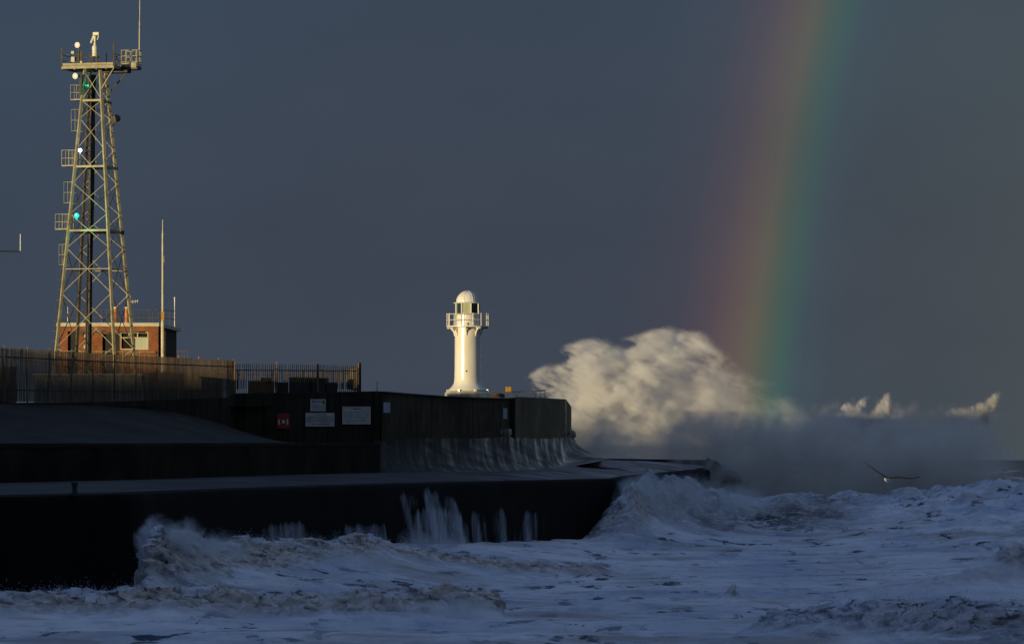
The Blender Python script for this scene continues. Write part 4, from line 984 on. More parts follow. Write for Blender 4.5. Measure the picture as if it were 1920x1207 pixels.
# ---------------------------------------------------------------- droplets
def droplet_mat(name, c):
    m, t, p = new_mat(name); n = N(t, 'ShaderNodeTexNoise'); n.inputs['Scale'].default_value = .8
    r = ramp(t, [(.3, tuple(v*.75 for v in c)), (.7, c)], n.outputs[0]); 
    t.nodes.remove(p); o = t.nodes['Material Output']; d = N(t, 'ShaderNodeBsdfDiffuse'); tr = N(t, 'ShaderNodeBsdfTranslucent'); mx = N(t, 'ShaderNodeMixShader'); mx.inputs[0].default_value = .45
    t.links.new(r.outputs[0], d.inputs[0]); t.links.new(r.outputs[0], tr.inputs[0]); t.links.new(d.outputs[0], mx.inputs[1]); t.links.new(tr.outputs[0], mx.inputs[2]); t.links.new(mx.outputs[0], o.inputs[0]); return m
M['drops_foam'] = droplet_mat('flung foam', (.85, .87, .95)); M['drops_brown'] = droplet_mat('sandy flung foam', (.42, .38, .34)); M['drops_white'] = droplet_mat('spray droplets', (.85, .83, .78))
def tetra_cloud(name, pts, sizes, mat, parent=None, **props):
    n = len(pts); base = np.array([[1, 1, 1], [-1, -1, 1], [-1, 1, -1], [1, -1, -1]])/1.7
    d = base[None]*sizes[:, None, None]; d = d+rng.normal(0, .35, (n, 4, 3))*sizes[:, None, None]
    co = (pts[:, None, :]+d).reshape(-1, 3); fi = np.array([[0, 1, 2], [0, 3, 1], [0, 2, 3], [1, 3, 2]])
    fs = (np.arange(n)[:, None, None]*4+fi[None]).reshape(-1).astype(np.int32); nf = n*4
    me = bpy.data.meshes.new(name); o0 = np.array(org[parent.name]) if parent is not None else np.zeros(3)
    me.vertices.add(n*4); me.vertices.foreach_set('co', (co-o0).astype(np.float32).ravel()); me.loops.add(nf*3); me.loops.foreach_set('vertex_index', fs)
    me.polygons.add(nf); me.polygons.foreach_set('loop_start', np.arange(0, nf*3, 3, dtype=np.int32)); me.update(calc_edges=True)
    me.materials.append(M[mat]); o = bpy.data.objects.new(name, me); col.objects.link(o); org[o.name] = Vector(o0)
    if parent is not None: o.parent = parent
    for k, v in props.items(): o[k] = v
    return o
# scatter flecks above the turbulent crests
wt = (turb**2)*((YY > 170) & (YY < 430))*(np.abs(PX-960) < 1100); wt = wt*(~inside)*np.clip(h2, .2, 4)**.5
flat = wt.ravel()/wt.sum(); idx = rng.choice(len(flat), 30000, p=flat)
pp = np.stack([Xf.ravel()[idx], Yf.ravel()[idx], Zf.ravel()[idx]], -1); pp += rng.normal(0, .12, pp.shape); pp[:, 2] += rng.exponential(.10, len(pp))
tetra_cloud('foam_flecks', pp, rng.uniform(.010, .026, len(pp)), 'drops_foam', kind='stuff', label='loose flecks of foam thrown up along the breaking wave crests', category='foam')
# ================================================================== WATERFALLS over the quay edge
def fall_mat():
    m, t, p = new_mat('falling water')
    uv = N(t, 'ShaderNodeUVMap'); mp = N(t, 'ShaderNodeMapping'); mp.inputs['Scale'].default_value = (1.0, .10, 1); t.links.new(uv.outputs[0], mp.inputs[0])
    n = N(t, 'ShaderNodeTexNoise'); n.inputs['Distortion'].default_value = .4; n.inputs['Scale'].default_value = 3.2; n.inputs['Detail'].default_value = 9; n.inputs['Roughness'].default_value = .7; t.links.new(mp.outputs[0], n.inputs[0])
    a = N(t, 'ShaderNodeAttribute'); a.attribute_name = 'dens'
    ad = N(t, 'ShaderNodeMath', operation='ADD'); t.links.new(n.outputs[0], ad.inputs[0]); t.links.new(a.outputs['Fac'], ad.inputs[1])
    r = ramp(t, [(.90, (0, 0, 0)), (1.0, (.45, .45, .45))], None); r.color_ramp.elements[1].position = 1.0
    sb = N(t, 'ShaderNodeMapRange'); sb.inputs[1].default_value = .82; sb.inputs[2].default_value = 1.6; sb.inputs[3].default_value = 0; sb.inputs[4].default_value = .75; t.links.new(ad.outputs[0], sb.inputs[0])
    t.links.new(sb.outputs[0], p.inputs['Alpha']); p.inputs['Base Color'].default_value = (.55, .62, .74, 1); p.inputs['Roughness'].default_value = .6
    return m
M['fall'] = fall_mat()
def waterfall(px0, px1, top, label, dens=.75, seed=0, lean=.0, topf=None):
    # sheet from the rim out and down; top: depth below rim where it becomes visible
    n = max(8, int((px1-px0)/2)); m_ = 26; rr = np.random.default_rng(seed)
    Xa = np.zeros((m_, n)); Ya = Xa.copy(); Za = Xa.copy(); D = Xa.copy(); U_ = Xa.copy(); V_ = Xa.copy()
    for i in range(n):
        px = px0+(px1-px0)*i/(n-1); Y0 = qe(px); z0 = qz(px); edge = math.sin(math.pi*(i+.5)/n)**.8; cl_ = float(fbm(np.array([px/16.]), np.array([seed*1.]), 3, seed)[0])
        ts = topf(px) if topf else top
        for j in range(m_):
            t = j/(m_-1); fall = ts+(5.6-ts)*t**1.2; out_ = .3+.9*math.sqrt(max(fall, 0)/5)+.12*math.sin(px*.4)
            Ya[j, i] = Y0-out_; Xa[j, i] = X(px+lean*fall*10, Y0-out_); Za[j, i] = z0+.12-fall; U_[j, i] = Xa[j, i]*1.5; V_[j, i] = fall*1.5
            D[j, i] = dens*edge+.30*cl_-.35*(1-min(1, t*5))+.22*t-.20
    o = grid_mesh('waterfall', Xa, Ya, Za, M['fall'], dict(dens=D+.05)); me = o.data
    uvl = me.uv_layers.new(name='UVMap'); vi = np.zeros(len(me.loops), np.int32); me.loops.foreach_get('vertex_index', vi)
    uvl.data.foreach_set('uv', np.stack([U_.ravel()[vi], V_.ravel()[vi]], -1).astype(np.float32).ravel())
    o['label'] = label; o['category'] = 'waterfall'; o['group'] = 'water pouring off the quay edge'
    return o
waterfall(738, 775, .3, 'long thin cascade at the left of the widest group, starting at the quay rim', .60, 3, .60)
waterfall(775, 822, .35, 'widest white cascade pouring over the quay edge', .68, 4, .55)
waterfall(812, 862, .55, 'curling white cascade right of the widest one', .66, 6, .50, topf=lambda px: interp(px, [812, 835, 862], [.45, .6, 2.4]))
waterfall(742, 884, 2.2, 'broad faint sheet of falling water behind the white cascades', .76, 14, .30, topf=lambda px: interp(px, [742, 800, 850, 884], [2.4, 1.6, 2.2, 3.6]))
waterfall(866, 912, 2.2, 'low cascade in the middle of the quay face below a dark ledge', .60, 5, .35)
waterfall(914, 952, 2.0, 'single bright thin stream left of the faintest streams', .56, 7, .20)
waterfall(956, 1025, 2.4, 'faint thin streams at the right end of the quay cascades', .50, 8, .05)
waterfall(600, 730, 2.7, 'low fringe of falling water left of the cascades', .66, 9, .35)
waterfall(450, 600, 2.3, 'faint fringe of falling water behind the bursting wave at left', .58, 12, .2)
# ================================================================== SPRAY VOLUMES
def fieldn(shape, vox, slope=3.2, L=8., seed=0, an=None):
    r = np.random.default_rng(seed); f = np.fft.rfftn(r.standard_normal(shape).astype(np.float32))
    k = [np.fft.fftfreq(n, d=v) for n, v in zip(shape[:2], vox[:2])]+[np.fft.rfftfreq(shape[2], d=vox[2])]
    kx, ky, kz = k[0][:, None, None], k[1][None, :, None], k[2][None, None, :]
    if an:      # stretched along a direction in the x-z plane
        c_, s_ = math.cos(R(an[0])), math.sin(R(an[0])); al = (kx*c_+kz*s_)*an[1]; ac = (-kx*s_+kz*c_)/an[1]**.4; K = np.sqrt(al**2+ac**2+ky**2)
    else: K = np.sqrt(kx**2+ky**2+kz**2)
    f *= (K**2+(1/L)**2)**(-slope/2); f[0, 0, 0] = 0; a = np.fft.irfftn(f, s=shape).astype(np.float32); return a/a.std()
def vol_mat(name, c, dens, aniso=.0):
    m = bpy.data.materials.new(name); m.use_nodes = True; t = m.node_tree; t.nodes.clear(); o = N(t, 'ShaderNodeOutputMaterial'); v = N(t, 'ShaderNodeVolumePrincipled')
    v.inputs['Color'].default_value = (*c, 1); v.inputs['Density'].default_value = dens; v.inputs['Anisotropy'].default_value = aniso
    # slight procedural sand tint
    g = N(t, 'ShaderNodeNewGeometry'); n = N(t, 'ShaderNodeTexNoise'); n.inputs['Scale'].default_value = .12; n.inputs['Detail'].default_value = 1
    t.links.new(g.outputs['Position'], n.inputs[0]); r = ramp(t, [(.35, tuple(v_*.9 for v_ in c)), (.65, c)], n.outputs[0]); t.links.new(r.outputs[0], v.inputs['Color'])
    t.links.new(v.outputs[0], o.inputs['Volume']); return m
def volume_object(name, lo, hi, dens, mat, parent=None, origin=None, **props):
    shape = dens.shape; lo = Vector(lo); hi = Vector(hi)
    o0 = org[parent.name] if parent is not None else Vector(origin if origin is not None else (lo+hi)/2)
    me = bpy.data.meshes.new(name); me.vertices.add(dens.size)
    a = me.attributes.new('vd', 'FLOAT', 'POINT'); a.data.foreach_set('value', dens.astype(np.float32).ravel())
    o = bpy.data.objects.new(name, me); col.objects.link(o); org[o.name] = Vector(o0)
    if parent is not None: o.parent = parent
    else: o.location = o0
    ng = bpy.data.node_groups.new(name+' grid', 'GeometryNodeTree'); ng.interface.new_socket('Geometry', in_out='INPUT', socket_type='NodeSocketGeometry'); ng.interface.new_socket('Geometry', in_out='OUTPUT', socket_type='NodeSocketGeometry')
    gi = ng.nodes.new('NodeGroupInput'); go = ng.nodes.new('NodeGroupOutput'); vc = ng.nodes.new('GeometryNodeVolumeCube'); L = ng.links.new
    l0, h0 = lo-o0, hi-o0
    vc.inputs['Min'].default_value = l0; vc.inputs['Max'].default_value = h0
    for ax, n in zip('XYZ', shape): vc.inputs['Resolution '+ax].default_value = n
    pos = ng.nodes.new('GeometryNodeInputPosition'); sp = ng.nodes.new('ShaderNodeSeparateXYZ'); L(pos.outputs[0], sp.inputs[0]); idx = None
    for k, (n, stride) in enumerate(zip(shape, (shape[1]*shape[2], shape[2], 1))):
        mr = ng.nodes.new('ShaderNodeMapRange'); mr.inputs[1].default_value = l0[k]; mr.inputs[2].default_value = h0[k]; mr.inputs[3].default_value = 0; mr.inputs[4].default_value = n-1; L(sp.outputs[k], mr.inputs[0])
        rd_ = ng.nodes.new('FunctionNodeFloatToInt'); rd_.rounding_mode = 'ROUND'; L(mr.outputs[0], rd_.inputs[0])
        mm = ng.nodes.new('FunctionNodeIntegerMath'); mm.operation = 'MULTIPLY'; L(rd_.outputs[0], mm.inputs[0]); mm.inputs[1].default_value = stride
        if idx is None: idx = mm.outputs[0]
        else:
            ad = ng.nodes.new('FunctionNodeIntegerMath'); ad.operation = 'ADD'; L(idx, ad.inputs[0]); L(mm.outputs[0], ad.inputs[1]); idx = ad.outputs[0]
    na = ng.nodes.new('GeometryNodeInputNamedAttribute'); na.data_type = 'FLOAT'; na.inputs['Name'].default_value = 'vd'
    si = ng.nodes.new('GeometryNodeSampleIndex'); si.data_type = 'FLOAT'; si.domain = 'POINT'; L(gi.outputs[0], si.inputs['Geometry']); L(na.outputs[0], si.inputs['Value']); L(idx, si.inputs['Index'])
    L(si.outputs[0], vc.inputs['Density']); sm = ng.nodes.new('GeometryNodeSetMaterial'); sm.inputs['Material'].default_value = mat; L(vc.outputs[0], sm.inputs['Geometry']); L(sm.outputs[0], go.inputs[0])
    md = o.modifiers.new('grid', 'NODES'); md.node_group = ng; me.materials.append(mat)
    for k, v in props.items(): o[k] = v
    return o
def axes(lo, hi, vox):
    n = [int(round((h_-l)/v)) for l, h_, v in zip(lo, hi, vox)]; n = [v+(v % 2) for v in n]
    return n, [np.linspace(l, h_, k, dtype=np.float32) for l, h_, k in zip(lo, hi, n)]
def smooth01(x): x = np.clip(x, 0, 1); return x*x*(3-2*x)
M['core'] = droplet_mat('dense white water', (.90, .88, .84))
def core_object(lo, hi, vox, S_, thr, parent, step=2):
    # solid heart of the spray: an isosurface of the same field, by surface nets on a coarse grid
    A = S_[::step, ::max(1, step//2), ::step]; n = A.shape; L_ = [np.linspace(l, h_, k) for l, h_, k in zip(lo, hi, S_.shape)]; ax, ay, az = L_[0][::step], L_[1][::max(1, step//2)], L_[2][::step]
    B = A > thr
    if not B.any(): return None
    B[0], B[-1], B[:, 0], B[:, -1], B[:, :, 0], B[:, :, -1] = False, False, False, False, False, False
    c = B[:-1, :-1, :-1].astype(np.int8)
    cnt = sum(B[i:n[0]-1+i, j:n[1]-1+j, k:n[2]-1+k].astype(np.int8) for i in (0, 1) for j in (0, 1) for k in (0, 1)); cell = (cnt > 0) & (cnt < 8)
    vid = -np.ones(cell.shape, np.int64); ci = np.argwhere(cell); vid[cell] = np.arange(len(ci))
    acc = np.zeros((len(ci), 3)); wsum = np.zeros(len(ci)); Af = np.where(B, np.maximum(A, thr+1e-3), np.minimum(A, thr-1e-3))
    I, J, K = ci.T
    cor = [(i, j, k) for i in (0, 1) for j in (0, 1) for k in (0, 1)]
    for a in range(8):
        for b in range(a+1, 8):
            p, q = cor[a], cor[b]
            if sum(abs(x-y) for x, y in zip(p, q)) != 1: continue
            va = Af[I+p[0], J+p[1], K+p[2]]; vb = Af[I+q[0], J+q[1], K+q[2]]; cr = (va > thr) != (vb > thr); t = np.where(cr, (thr-va)/np.where(cr, vb-va, 1), 0)
            acc += np.where(cr[:, None], np.array(p)+(np.array(q)-np.array(p))*t[:, None], 0); wsum += cr
    off_ = acc/np.maximum(wsum, 1)[:, None]; g = ci+off_
    co = np.stack([np.interp(g[:, 0], np.arange(n[0]), ax), np.interp(g[:, 1], np.arange(n[1]), ay), np.interp(g[:, 2], np.arange(n[2]), az)], -1)
    F_ = []
    for axis in range(3):
        d = [0, 0, 0]; d[axis] = 1
        B1 = B[tuple(slice(d_, None) for d_ in d)]; B0 = B[tuple(slice(None, -1) if d_ else slice(None) for d_ in d)]
        e = np.argwhere(B0 != B1); o1, o2 = [x for x in range(3) if x != axis]
        e = e[(e[:, o1] > 0) & (e[:, o2] > 0) & (e[:, o1] < n[o1]-1) & (e[:, o2] < n[o2]-1)]
        def vv(da, db):
            c_ = e.copy(); c_[:, o1] += da; c_[:, o2] += db; return vid[c_[:, 0], c_[:, 1], c_[:, 2]]
        q = np.stack([vv(-1, -1), vv(0, -1), vv(0, 0), vv(-1, 0)], -1); F_.append(q[(q >= 0).all(1)])
    Fq = np.concatenate(F_); me = bpy.data.meshes.new('water_core'); me.vertices.add(len(co)); me.vertices.foreach_set('co', (co-np.array(org[parent.name])).astype(np.float32).ravel())
    me.loops.add(len(Fq)*4); me.loops.foreach_set('vertex_index', Fq.astype(np.int32).ravel()); me.polygons.add(len(Fq)); me.polygons.foreach_set('loop_start', np.arange(0, len(Fq)*4, 4, dtype=np.int32)); me.polygons.foreach_set('use_smooth', np.ones(len(Fq), bool)); me.update(calc_edges=True)
    bm = bmesh.new(); bm.from_mesh(me); bmesh.ops.recalc_face_normals(bm, faces=bm.faces)
    [bmesh.ops.smooth_vert(bm, verts=bm.verts, factor=.5, use_axis_x=True, use_axis_y=True, use_axis_z=True) for _ in range(8)]; bm.to_mesh(me); bm.free()
    me.materials.append(M['core']); o = bpy.data.objects.new('water_core', me); col.objects.link(o); org[o.name] = org[parent.name].copy(); o.parent = parent; return o
# --- main plume
VY = 525.0; k_ = VY/F
def main_plume():
    lo = (X(985, VY), 513, 5.0); hi = (X(1640, VY), 539, Z(600, VY)); vox = (.15, .30, .15)
    n, (ax, ay, az) = axes(lo, hi, vox)
    Xg, Yg, Zg = ax[:, None, None], ay[None, :, None], az[None, None, :]
    n1 = fieldn(n, vox, 2.7, 8, 1, (25, 1.4)); n2 = fieldn(n, vox, 2.4, 3.5, 2, (-20, 2.0)); n3 = fieldn(n, vox, 2.0, 1.5, 3, (-25, 2.4))
    poly = np.array([(993, 699), (999, 689), (1015, 681), (1038, 680), (1057, 673), (1064, 668), (1057, 660), (1048, 650), (1057, 642), (1076, 636), (1096, 631), (1110, 628), (1131, 634), (1151, 642), (1177, 647), (1193, 642), (1183, 636), (1161, 634), (1168, 628), (1195, 621), (1226, 613), (1250, 610),
        (1273, 615), (1293, 616), (1308, 618), (1322, 626), (1342, 644), (1366, 664), (1392, 681), (1421, 696), (1450, 705), (1473, 725), (1500, 748), (1560, 772), (1640, 800), (1640, 880), (1055, 880), (1040, 800), (1018, 745), (1004, 714)], float)
    gx = np.arange(960, 1680, 2.); gy = np.arange(590, 900, 2.); GX, GY_ = np.meshgrid(gx, gy, indexing='ij'); dmin = np.full(GX.shape, 1e9); ins = np.zeros(GX.shape, bool)
    for (xa, ya), (xb, yb) in zip(poly, np.roll(poly, -1, 0)):
        ex, ey = xb-xa, yb-ya; t = np.clip(((GX-xa)*ex+(GY_-ya)*ey)/(ex*ex+ey*ey), 0, 1); dmin = np.minimum(dmin, np.hypot(GX-xa-t*ex, GY_-ya-t*ey))
        if ya != yb: ins ^= ((GY_ > min(ya, yb)) & (GY_ <= max(ya, yb)) & (GX < xa+(GY_-ya)*ex/ey))
    sdf = np.where(ins, dmin, -dmin).astype(np.float32)*k_
    PXg = 960+(Xg+n1*.22+n2*.30+n3*.10)/k_; PYg = 860-(Zg+n1*.12+n2*.28+n3*.12-CH)/k_
    ii = np.clip(((PXg-960)/2).astype(np.int32), 0, len(gx)-1); jj = np.clip(((PYg-590)/2).astype(np.int32), 0, len(gy)-1); D2 = sdf[ii, jj]
    n2d = n1[:, n[1]//2:n[1]//2+1, :]; Yc = VY+n2d*1.6
    dep = .8+np.sqrt(np.clip(D2, 0, 30))*2.3
    S_ = np.where(D2 < 0, D2, D2*(1-(np.abs(Yg-Yc)/np.maximum(dep, .1))**2)+(n1*.55+n2*.45)*np.clip(D2, 0, 1.5))
    S_ = np.minimum(S_, dep-np.abs(Yg-Yc)+n2*.5).astype(np.float32)
    gain = 1.6-1.42*smooth01((PXg-1300)/140)
    d = np.clip(S_*gain, 0, 1)
    body = .14+.86*np.clip(.5+.36*n1+.34*n2+.26*n3, 0, 1)**1.6
    left = 1-.70*smooth01((PXg-1300)/130)
    low_ = smooth01((PYg-760)/50); dens = d*body*left*(1-.55*low_)
    # interior shade and a bright spot put into the density: thinned pockets, dense column
    dens *= 1-.62*np.exp(-(((PXg-1258)/46)**2+((PYg-732)/50)**2))
    dens *= 1-.40*np.exp(-(((PXg-1295)/18)**2+((PYg-690)/50)**2))
    col_ = np.exp(-(((PXg-1318)/15)**2+((PYg-754)/22)**2))*np.clip(.6+.5*n3, 0, 1)*np.exp(-((Yg-518)/3)**2); dens = dens+col_*.8
    # fade into sea mist below, and fade at the box faces
    dens *= smooth01((Zg-5.2)/2.5)*smooth01((hi[0]-Xg)/8)*smooth01((hi[1]-Yg)/2)*smooth01((Yg-lo[1])/1.5)
    dens = np.where(dens < .012, 0, dens).astype(np.float32)
    m = vol_mat('sunlit spray', (.985, .98, .97), 1.0, -.15)
    root = thing('spray_plume', (X(1200, VY), VY, 6), 'towering cloud of spray bursting up beyond the end of the sea wall, lit yellow', 'spray')
    volume_object('mist', lo, hi, dens*.50, m, parent=root)
    S2 = np.where(dens > 0, D2-np.abs(Yg-Yc)*.7-2.3-smooth01((PXg-1150)/110)*5-smooth01((PYg-715)/35)*6, -9)
    S2 = (S2+np.roll(S2, 2, 0)+np.roll(S2, -2, 0)+np.roll(S2, 2, 2)+np.roll(S2, -2, 2))/5
    core_object(lo, hi, vox, S2, 1.2, root)
    # droplets along the crisp edges
    e = dens*(1-np.clip(dens*2.4, 0, 1))*(np.broadcast_to(PXg, n) < 1370)*(np.broadcast_to(Zg, n) > 9); q = e.ravel()/e.sum(); idx = rng.choice(q.size, 14000, p=q); i, j, kk = np.unravel_index(idx, n)
    pts = np.stack([ax[i], ay[j], az[kk]], -1)+rng.normal(0, .12, (len(idx), 3)); tetra_cloud('droplets', pts, rng.uniform(.008, .022, len(idx)), 'drops_white', root)
main_plume()
def burst(cx, lobes, label, seed, Y0, dk=.9, width=60, ztop=730, box=(1500, 1720)):
    kk_ = Y0/F; lo = (X(box[0], Y0), Y0-5, 6.5); hi = (X(box[1], Y0), Y0+5, Z(ztop, Y0)); vox = (.12, .25, .12); n, (ax, ay, az) = axes(lo, hi, vox)
    Xg, Yg, Zg = ax[:, None, None], ay[None, :, None], az[None, None, :]; n1 = fieldn(n, vox, 2.4, 3, seed, (100, 1.5)); n2 = fieldn(n, vox, 2.1, 1.2, seed+1, (100, 1.8))
    PXg = 960+(Xg+n1*.16+n2*.22)/kk_; PYg = 860-(Zg+n2*.36+n1*.12-CH)/kk_; S_ = np.full(n, -9, np.float32)
    for px, py, rx, ry, dn in lobes:
        d = (1-np.sqrt(((PXg-px)/rx)**2+((PYg-py)/ry)**2+((Yg-Y0)/(rx*.05+1.2))**2))*dn; S_ = np.maximum(S_, d)
    dens = np.clip(S_*3.6+n2*.22-.12, 0, 1)*np.clip(.5+.4*n1+.5*n2, .03, 1.5); dens *= smooth01((Zg-lo[2])/2.5)*smooth01((Xg-lo[0])/3)*smooth01((hi[0]-Xg)/3); dens = np.where(dens < .012, 0, dens).astype(np.float32)
    root = thing('spray_burst', (X(cx, Y0), Y0, 6), label, 'spray'); volume_object('mist', lo, hi, dens*dk*1.9, vol_mat('spray burst mist', (.985, .98, .97), 1., -.15), parent=root)
    e = (dens**2*(np.broadcast_to(Zg, n) > 12)).ravel(); q = e/e.sum(); idx = rng.choice(q.size, 9000, p=q); i, j, l = np.unravel_index(idx, n)
    pts = np.stack([ax[i], ay[j], az[l]], -1)+rng.normal(0, .18, (len(idx), 3)); tetra_cloud('droplets', pts, rng.uniform(.014, .036, len(idx)), 'drops_white', root)
burst(1610, [(1577, 787, 15, 16, .8), (1590, 772, 14, 20, 1.1), (1601, 780, 19, 24, 1), (1612, 790, 28, 22, .8), (1618, 754, 10, 9, .8), (1640, 788, 24, 22, .6), (1649, 771, 10, 22, .9), (1664, 757, 8, 25, .6), (1690, 786, 34, 22, .14), (1620, 804, 75, 20, .4), (1540, 802, 60, 14, .12)], 'ragged sunlit burst of spray right of the rainbow', 11, 478., .9)
burst(1855, [(1866, 745, 9, 13, .8), (1860, 753, 14, 12, .6), (1846, 762, 24, 12, .35), (1818, 776, 42, 16, .13)], 'small faint burst of spray near the right edge of the picture', 21, 478., .7, ztop=725, box=(1700, 1905))
# --- low mist bank
def mist_bank():
    lo = (X(1062, 455), 452, 3.0); hi = (X(1960, 475), 474, 15.5); vox = (.30, .5, .25); n, (ax, ay, az) = axes(lo, hi, vox); kk_ = 465/F
    Xg, Yg, Zg = ax[:, None, None], ay[None, :, None], az[None, None, :]; n1 = fieldn(n, vox, 2.8, 9, 31); n2 = fieldn(n, vox, 2.3, 3, 32, (65, 1.7))
    PXg = 960+(Xg+n1*.8)/kk_
    topy = np.interp(PXg, [1060, 1150, 1300, 1450, 1550, 1600, 1700, 1790, 1850, 1900, 1960], [800, 785, 780, 778, 780, 790, 786, 784, 800, 845, 880]); topz = 8+(860-topy)*kk_
    a = smooth01((topz+.6+n1*.9+n2*.5-Zg)/4.5)
    strength = np.interp(PXg, [1062, 1085, 1120, 1200, 1300, 1400, 1480, 1600, 1750, 1830, 1880, 1960], [0, .08, .15, .15, .20, .30, .38, .34, .26, .16, .06, .0])
    pocket = 1-.85*np.exp(-(((PXg-1205)/85)**2+((Zg-8.3)/1.5)**2)); pocket2 = 1-.7*np.exp(-(((PXg-1500)/45)**2+((Zg-7)/2.2)**2))
    dens = a*strength*np.clip(.72+.42*n1+.46*n2, .03, 2.2)*pocket*pocket2; dens *= smooth01((hi[2]-Zg)/2)*smooth01((Yg-lo[1])/4)*smooth01((hi[1]-Yg)/4)*smooth01((Zg-lo[2])/1)*smooth01((hi[0]-Xg)/3)
    dens = np.where(dens < .004, 0, dens).astype(np.float32)
    volume_object('spray_mist', lo, hi, dens, vol_mat('shadowed drifting mist', (.98, .935, .87), 1., 0.), origin=(X(1500, 465), 465, 4), label='dark bank of drifting mist over the sea below the lit spray', category='mist', kind='stuff')
mist_bank()
# --- soft spray in front of quay end and at the left burst
def veil(px0, px1, y0, y1, Y0, depth, lobes, label, seed, dk):
    kk_ = Y0/F; lo = (X(px0, Y0), Y0-depth/2, Z(y1, Y0)); hi = (X(px1, Y0), Y0+depth/2, Z(y0, Y0)); vox = (.12, .25, .12); n, (ax, ay, az) = axes(lo, hi, vox)
    Xg, Yg, Zg = ax[:, None, None], ay[None, :, None], az[None, None, :]; n1 = fieldn(n, vox, 2.5, 3, seed); n2 = fieldn(n, vox, 2.2, 1, seed+1)
    PXg = 960+(Xg+n1*.25)/kk_; PYg = 860-(Zg+n1*.25+n2*.12-CH)/kk_; S_ = np.full(n, -9, np.float32)
    for px, py, rx, ry, dn in lobes: S_ = np.maximum(S_, (1-np.sqrt(((PXg-px)/rx)**2+((PYg-py)/ry)**2+((Yg-Y0)/(depth/2))**2))*dn)
    dens = np.clip(S_*2, 0, 1)*np.clip(.5+.4*n1+.35*n2, .02, 1.5)*smooth01((Zg-lo[2])/.3); dens = np.where(dens < .02, 0, dens).astype(np.float32)
    root = thing('spray_splash', (X((px0+px1)/2, Y0), Y0, lo[2]), label, 'spray'); volume_object('mist', lo, hi, dens*dk, vol_mat('shaded splash mist', (.92, .96, 1.0), 1., 0.), parent=root)
    q = dens.ravel()/dens.sum(); idx = rng.choice(q.size, 4000, p=q); i, j, l = np.unravel_index(idx, n); pts = np.stack([ax[i], ay[j], az[l]], -1)+rng.normal(0, .12, (len(idx), 3)); tetra_cloud('droplets', pts, rng.uniform(.008, .024, len(idx)), 'drops_foam', root)
veil(1095, 1460, 868, 1015, 371, 9, [(1215, 940, 75, 62, 1), (1150, 985, 50, 30, .7), (1290, 930, 80, 48, .7), (1380, 940, 80, 40, .5), (1180, 915, 30, 26, .8)], 'blue grey heap of spray falling off the end of the quay', 41, .55)
veil(255, 520, 955, 1100, 237, 5, [(298, 1020, 36, 52, 1), (285, 990, 16, 28, .9), (340, 1010, 50, 36, .9), (400, 1025, 80, 30, .7), (300, 1060, 40, 34, 1), (345, 985, 20, 18, .4)], 'wave splash leaping up the dark quay face at left', 51, 1.3)
veil(735, 900, 975, 1028, 296, 5, [(790, 1018, 50, 22, .8), (845, 1020, 45, 18, .6), (765, 1012, 20, 24, .5)], 'splash mist where the cascades hit the foam', 91, .5)
veil(-60, 960, 1090, 1175, 206, 5, [(px, 1138+6*math.sin(px*.05), 70, 26, .5) for px in range(-20, 930, 60)], 'thin haze of foam spray along the long front roller at left', 61, .55)
veil(500, 780, 1000, 1080, 262, 8, [(540, 1045, 70, 34, .6), (620, 1045, 70, 30, .5), (700, 1052, 60, 22, .4)], 'low spray drifting off the middle of the wave below the quay', 71, .6)
veil(1400, 1960, 1130, 1230, 189, 5, [(px, 1180, 70, 34, .6) for px in range(1450, 1960, 60)], 'thin haze of foam spray over the roller at the bottom right corner', 81, .7)
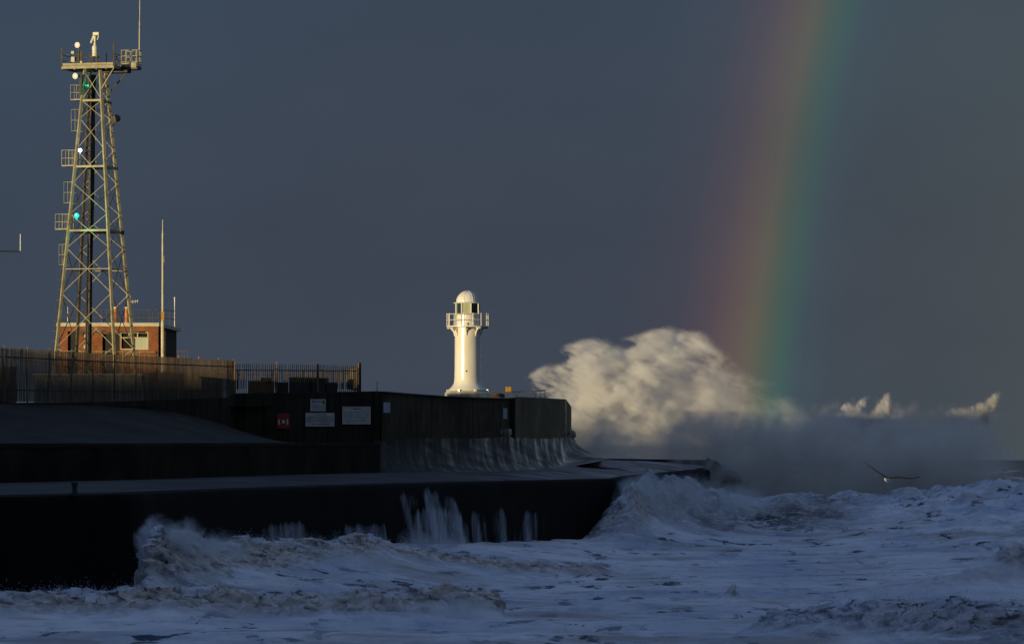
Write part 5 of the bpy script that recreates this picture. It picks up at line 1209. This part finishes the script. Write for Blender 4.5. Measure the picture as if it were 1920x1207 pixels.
# ================================================================== RAINBOW
def rainbow():
    D = 9000.; az_, el_ = R(44.68), R(4.1); c = Vector((math.sin(az_)*math.cos(el_), math.cos(az_)*math.cos(el_), -math.sin(el_))); u = Vector((math.cos(az_), -math.sin(az_), 0)); v = u.cross(c).normalized()
    if v.z < 0: v = -v
    rings = np.linspace(39.6, 43.6, 41); ang = np.radians(np.arange(-2, 182.1, 2)); me = bpy.data.meshes.new('rainbow'); vs = []; U_ = []
    for t in ang:
        for r in rings:
            rr = R(r); d = c*math.cos(rr)+(u*math.cos(t)+v*math.sin(t))*math.sin(rr); vs.append(tuple(d*D)); U_.append(((r-39.6)/4.0, t/math.pi))
    n = len(rings); fs = [(i*n+k, i*n+k+1, (i+1)*n+k+1, (i+1)*n+k) for i in range(len(ang)-1) for k in range(n-1)]
    me.from_pydata([(a, b, c_+CH) for a, b, c_ in vs], [], fs); uvl = me.uv_layers.new(name='UVMap')
    for l in me.loops: uvl.data[l.index].uv = U_[l.vertex_index]
    m = bpy.data.materials.new('rainbow light'); m.use_nodes = True; t = m.node_tree; t.nodes.clear(); o = N(t, 'ShaderNodeOutputMaterial'); e = N(t, 'ShaderNodeEmission'); tr = N(t, 'ShaderNodeBsdfTransparent'); ad = N(t, 'ShaderNodeAddShader')
    uv = N(t, 'ShaderNodeUVMap'); s = N(t, 'ShaderNodeSeparateXYZ'); t.links.new(uv.outputs[0], s.inputs[0])
    # position 0 = inside (violet), 1 = outside (red)
    r = ramp(t, [(0, (0, 0, 0)), (.24, (0, .001, .002)), (.36, (0, .009, .012)), (.43, (.001, .030, .011)), (.485, (.020, .033, .0)), (.54, (.052, .034, .0)), (.61, (.050, .018, .0)), (.69, (.026, .004, .0)), (.80, (.007, 0, .001)), (1, (0, 0, 0))], s.outputs[0])
    mr = N(t, 'ShaderNodeMapRange'); mr.inputs[1].default_value = 0; mr.inputs[2].default_value = 1; t.links.new(s.outputs[1], mr.inputs[0])
    g = N(t, 'ShaderNodeTexCoord'); n_ = N(t, 'ShaderNodeTexNoise'); n_.inputs['Scale'].default_value = .0025; n_.inputs['Detail'].default_value = 3; t.links.new(g.outputs['Object'], n_.inputs[0])
    k = N(t, 'ShaderNodeMapRange'); k.inputs[1].default_value = .3; k.inputs[2].default_value = .7; k.inputs[3].default_value = .9; k.inputs[4].default_value = 1.1; t.links.new(n_.outputs[0], k.inputs[0])
    # brighter towards its foot (angle along the arc)
    f = N(t, 'ShaderNodeMath', operation='ABSOLUTE'); sb = N(t, 'ShaderNodeMath', operation='SUBTRACT'); sb.inputs[1].default_value = .5; t.links.new(s.outputs[1], sb.inputs[0]); t.links.new(sb.outputs[0], f.inputs[0])
    ft = N(t, 'ShaderNodeMapRange'); ft.inputs[1].default_value = .44; ft.inputs[2].default_value = .495; ft.inputs[3].default_value = .92; ft.inputs[4].default_value = 1.9; t.links.new(f.outputs[0], ft.inputs[0])
    mm = N(t, 'ShaderNodeMath', operation='MULTIPLY'); t.links.new(ft.outputs[0], mm.inputs[0]); t.links.new(k.outputs[0], mm.inputs[1])
    t.links.new(r.outputs[0], e.inputs[0]); t.links.new(mm.outputs[0], e.inputs[1]); t.links.new(e.outputs[0], ad.inputs[0]); t.links.new(tr.outputs[0], ad.inputs[1]); t.links.new(ad.outputs[0], o.inputs[0])
    me.materials.append(m); ob = bpy.data.objects.new('rainbow', me); col.objects.link(ob); ob['label'] = 'steep faint rainbow rising behind the spray at right'; ob['category'] = 'rainbow'
rainbow()
# ================================================================== SHADOW RIDGE, unseen behind the camera, added to cast the long shadow
sh = Vector((sun_dir.x, sun_dir.y, 0)).normalized(); lat = Vector((-sh.y, sh.x, 0))
rows = []
for i in range(-240, 241):
    a = i*4.; r = []; sad = 1-.66*math.exp(-((a+67)/8.5)**4); rg = math.exp(-((a+360)/22)**6)*(random.uniform(-2.6, 2.6)+1.6*math.sin(a*.23)+.9*math.sin(a*.51+1))  # gap cut so sun reaches the gull; rough crest softens the shadow edge
    for s, zf in ((-60, -.12), (-25, .02), (20, .14), (60, .36), (95, .74), (120, 1.0), (150, .96), (220, .8), (400, .3), (600, -.1)):
        hgt = 23.5+.5*math.sin(a*.021)+.35*math.sin(a*.057+1)+rg
        z = hgt*zf*(sad if s < 240 and s > 60 else 1)
        if s <= 60: z = min(z, 5.5)
        p = sh*s+lat*a; r.append(Vector((p.x, p.y, z)))
    rows.append(r)
struct(MB().grid(rows), 'shadow_ridge', 'ridge_turf', smooth=True)
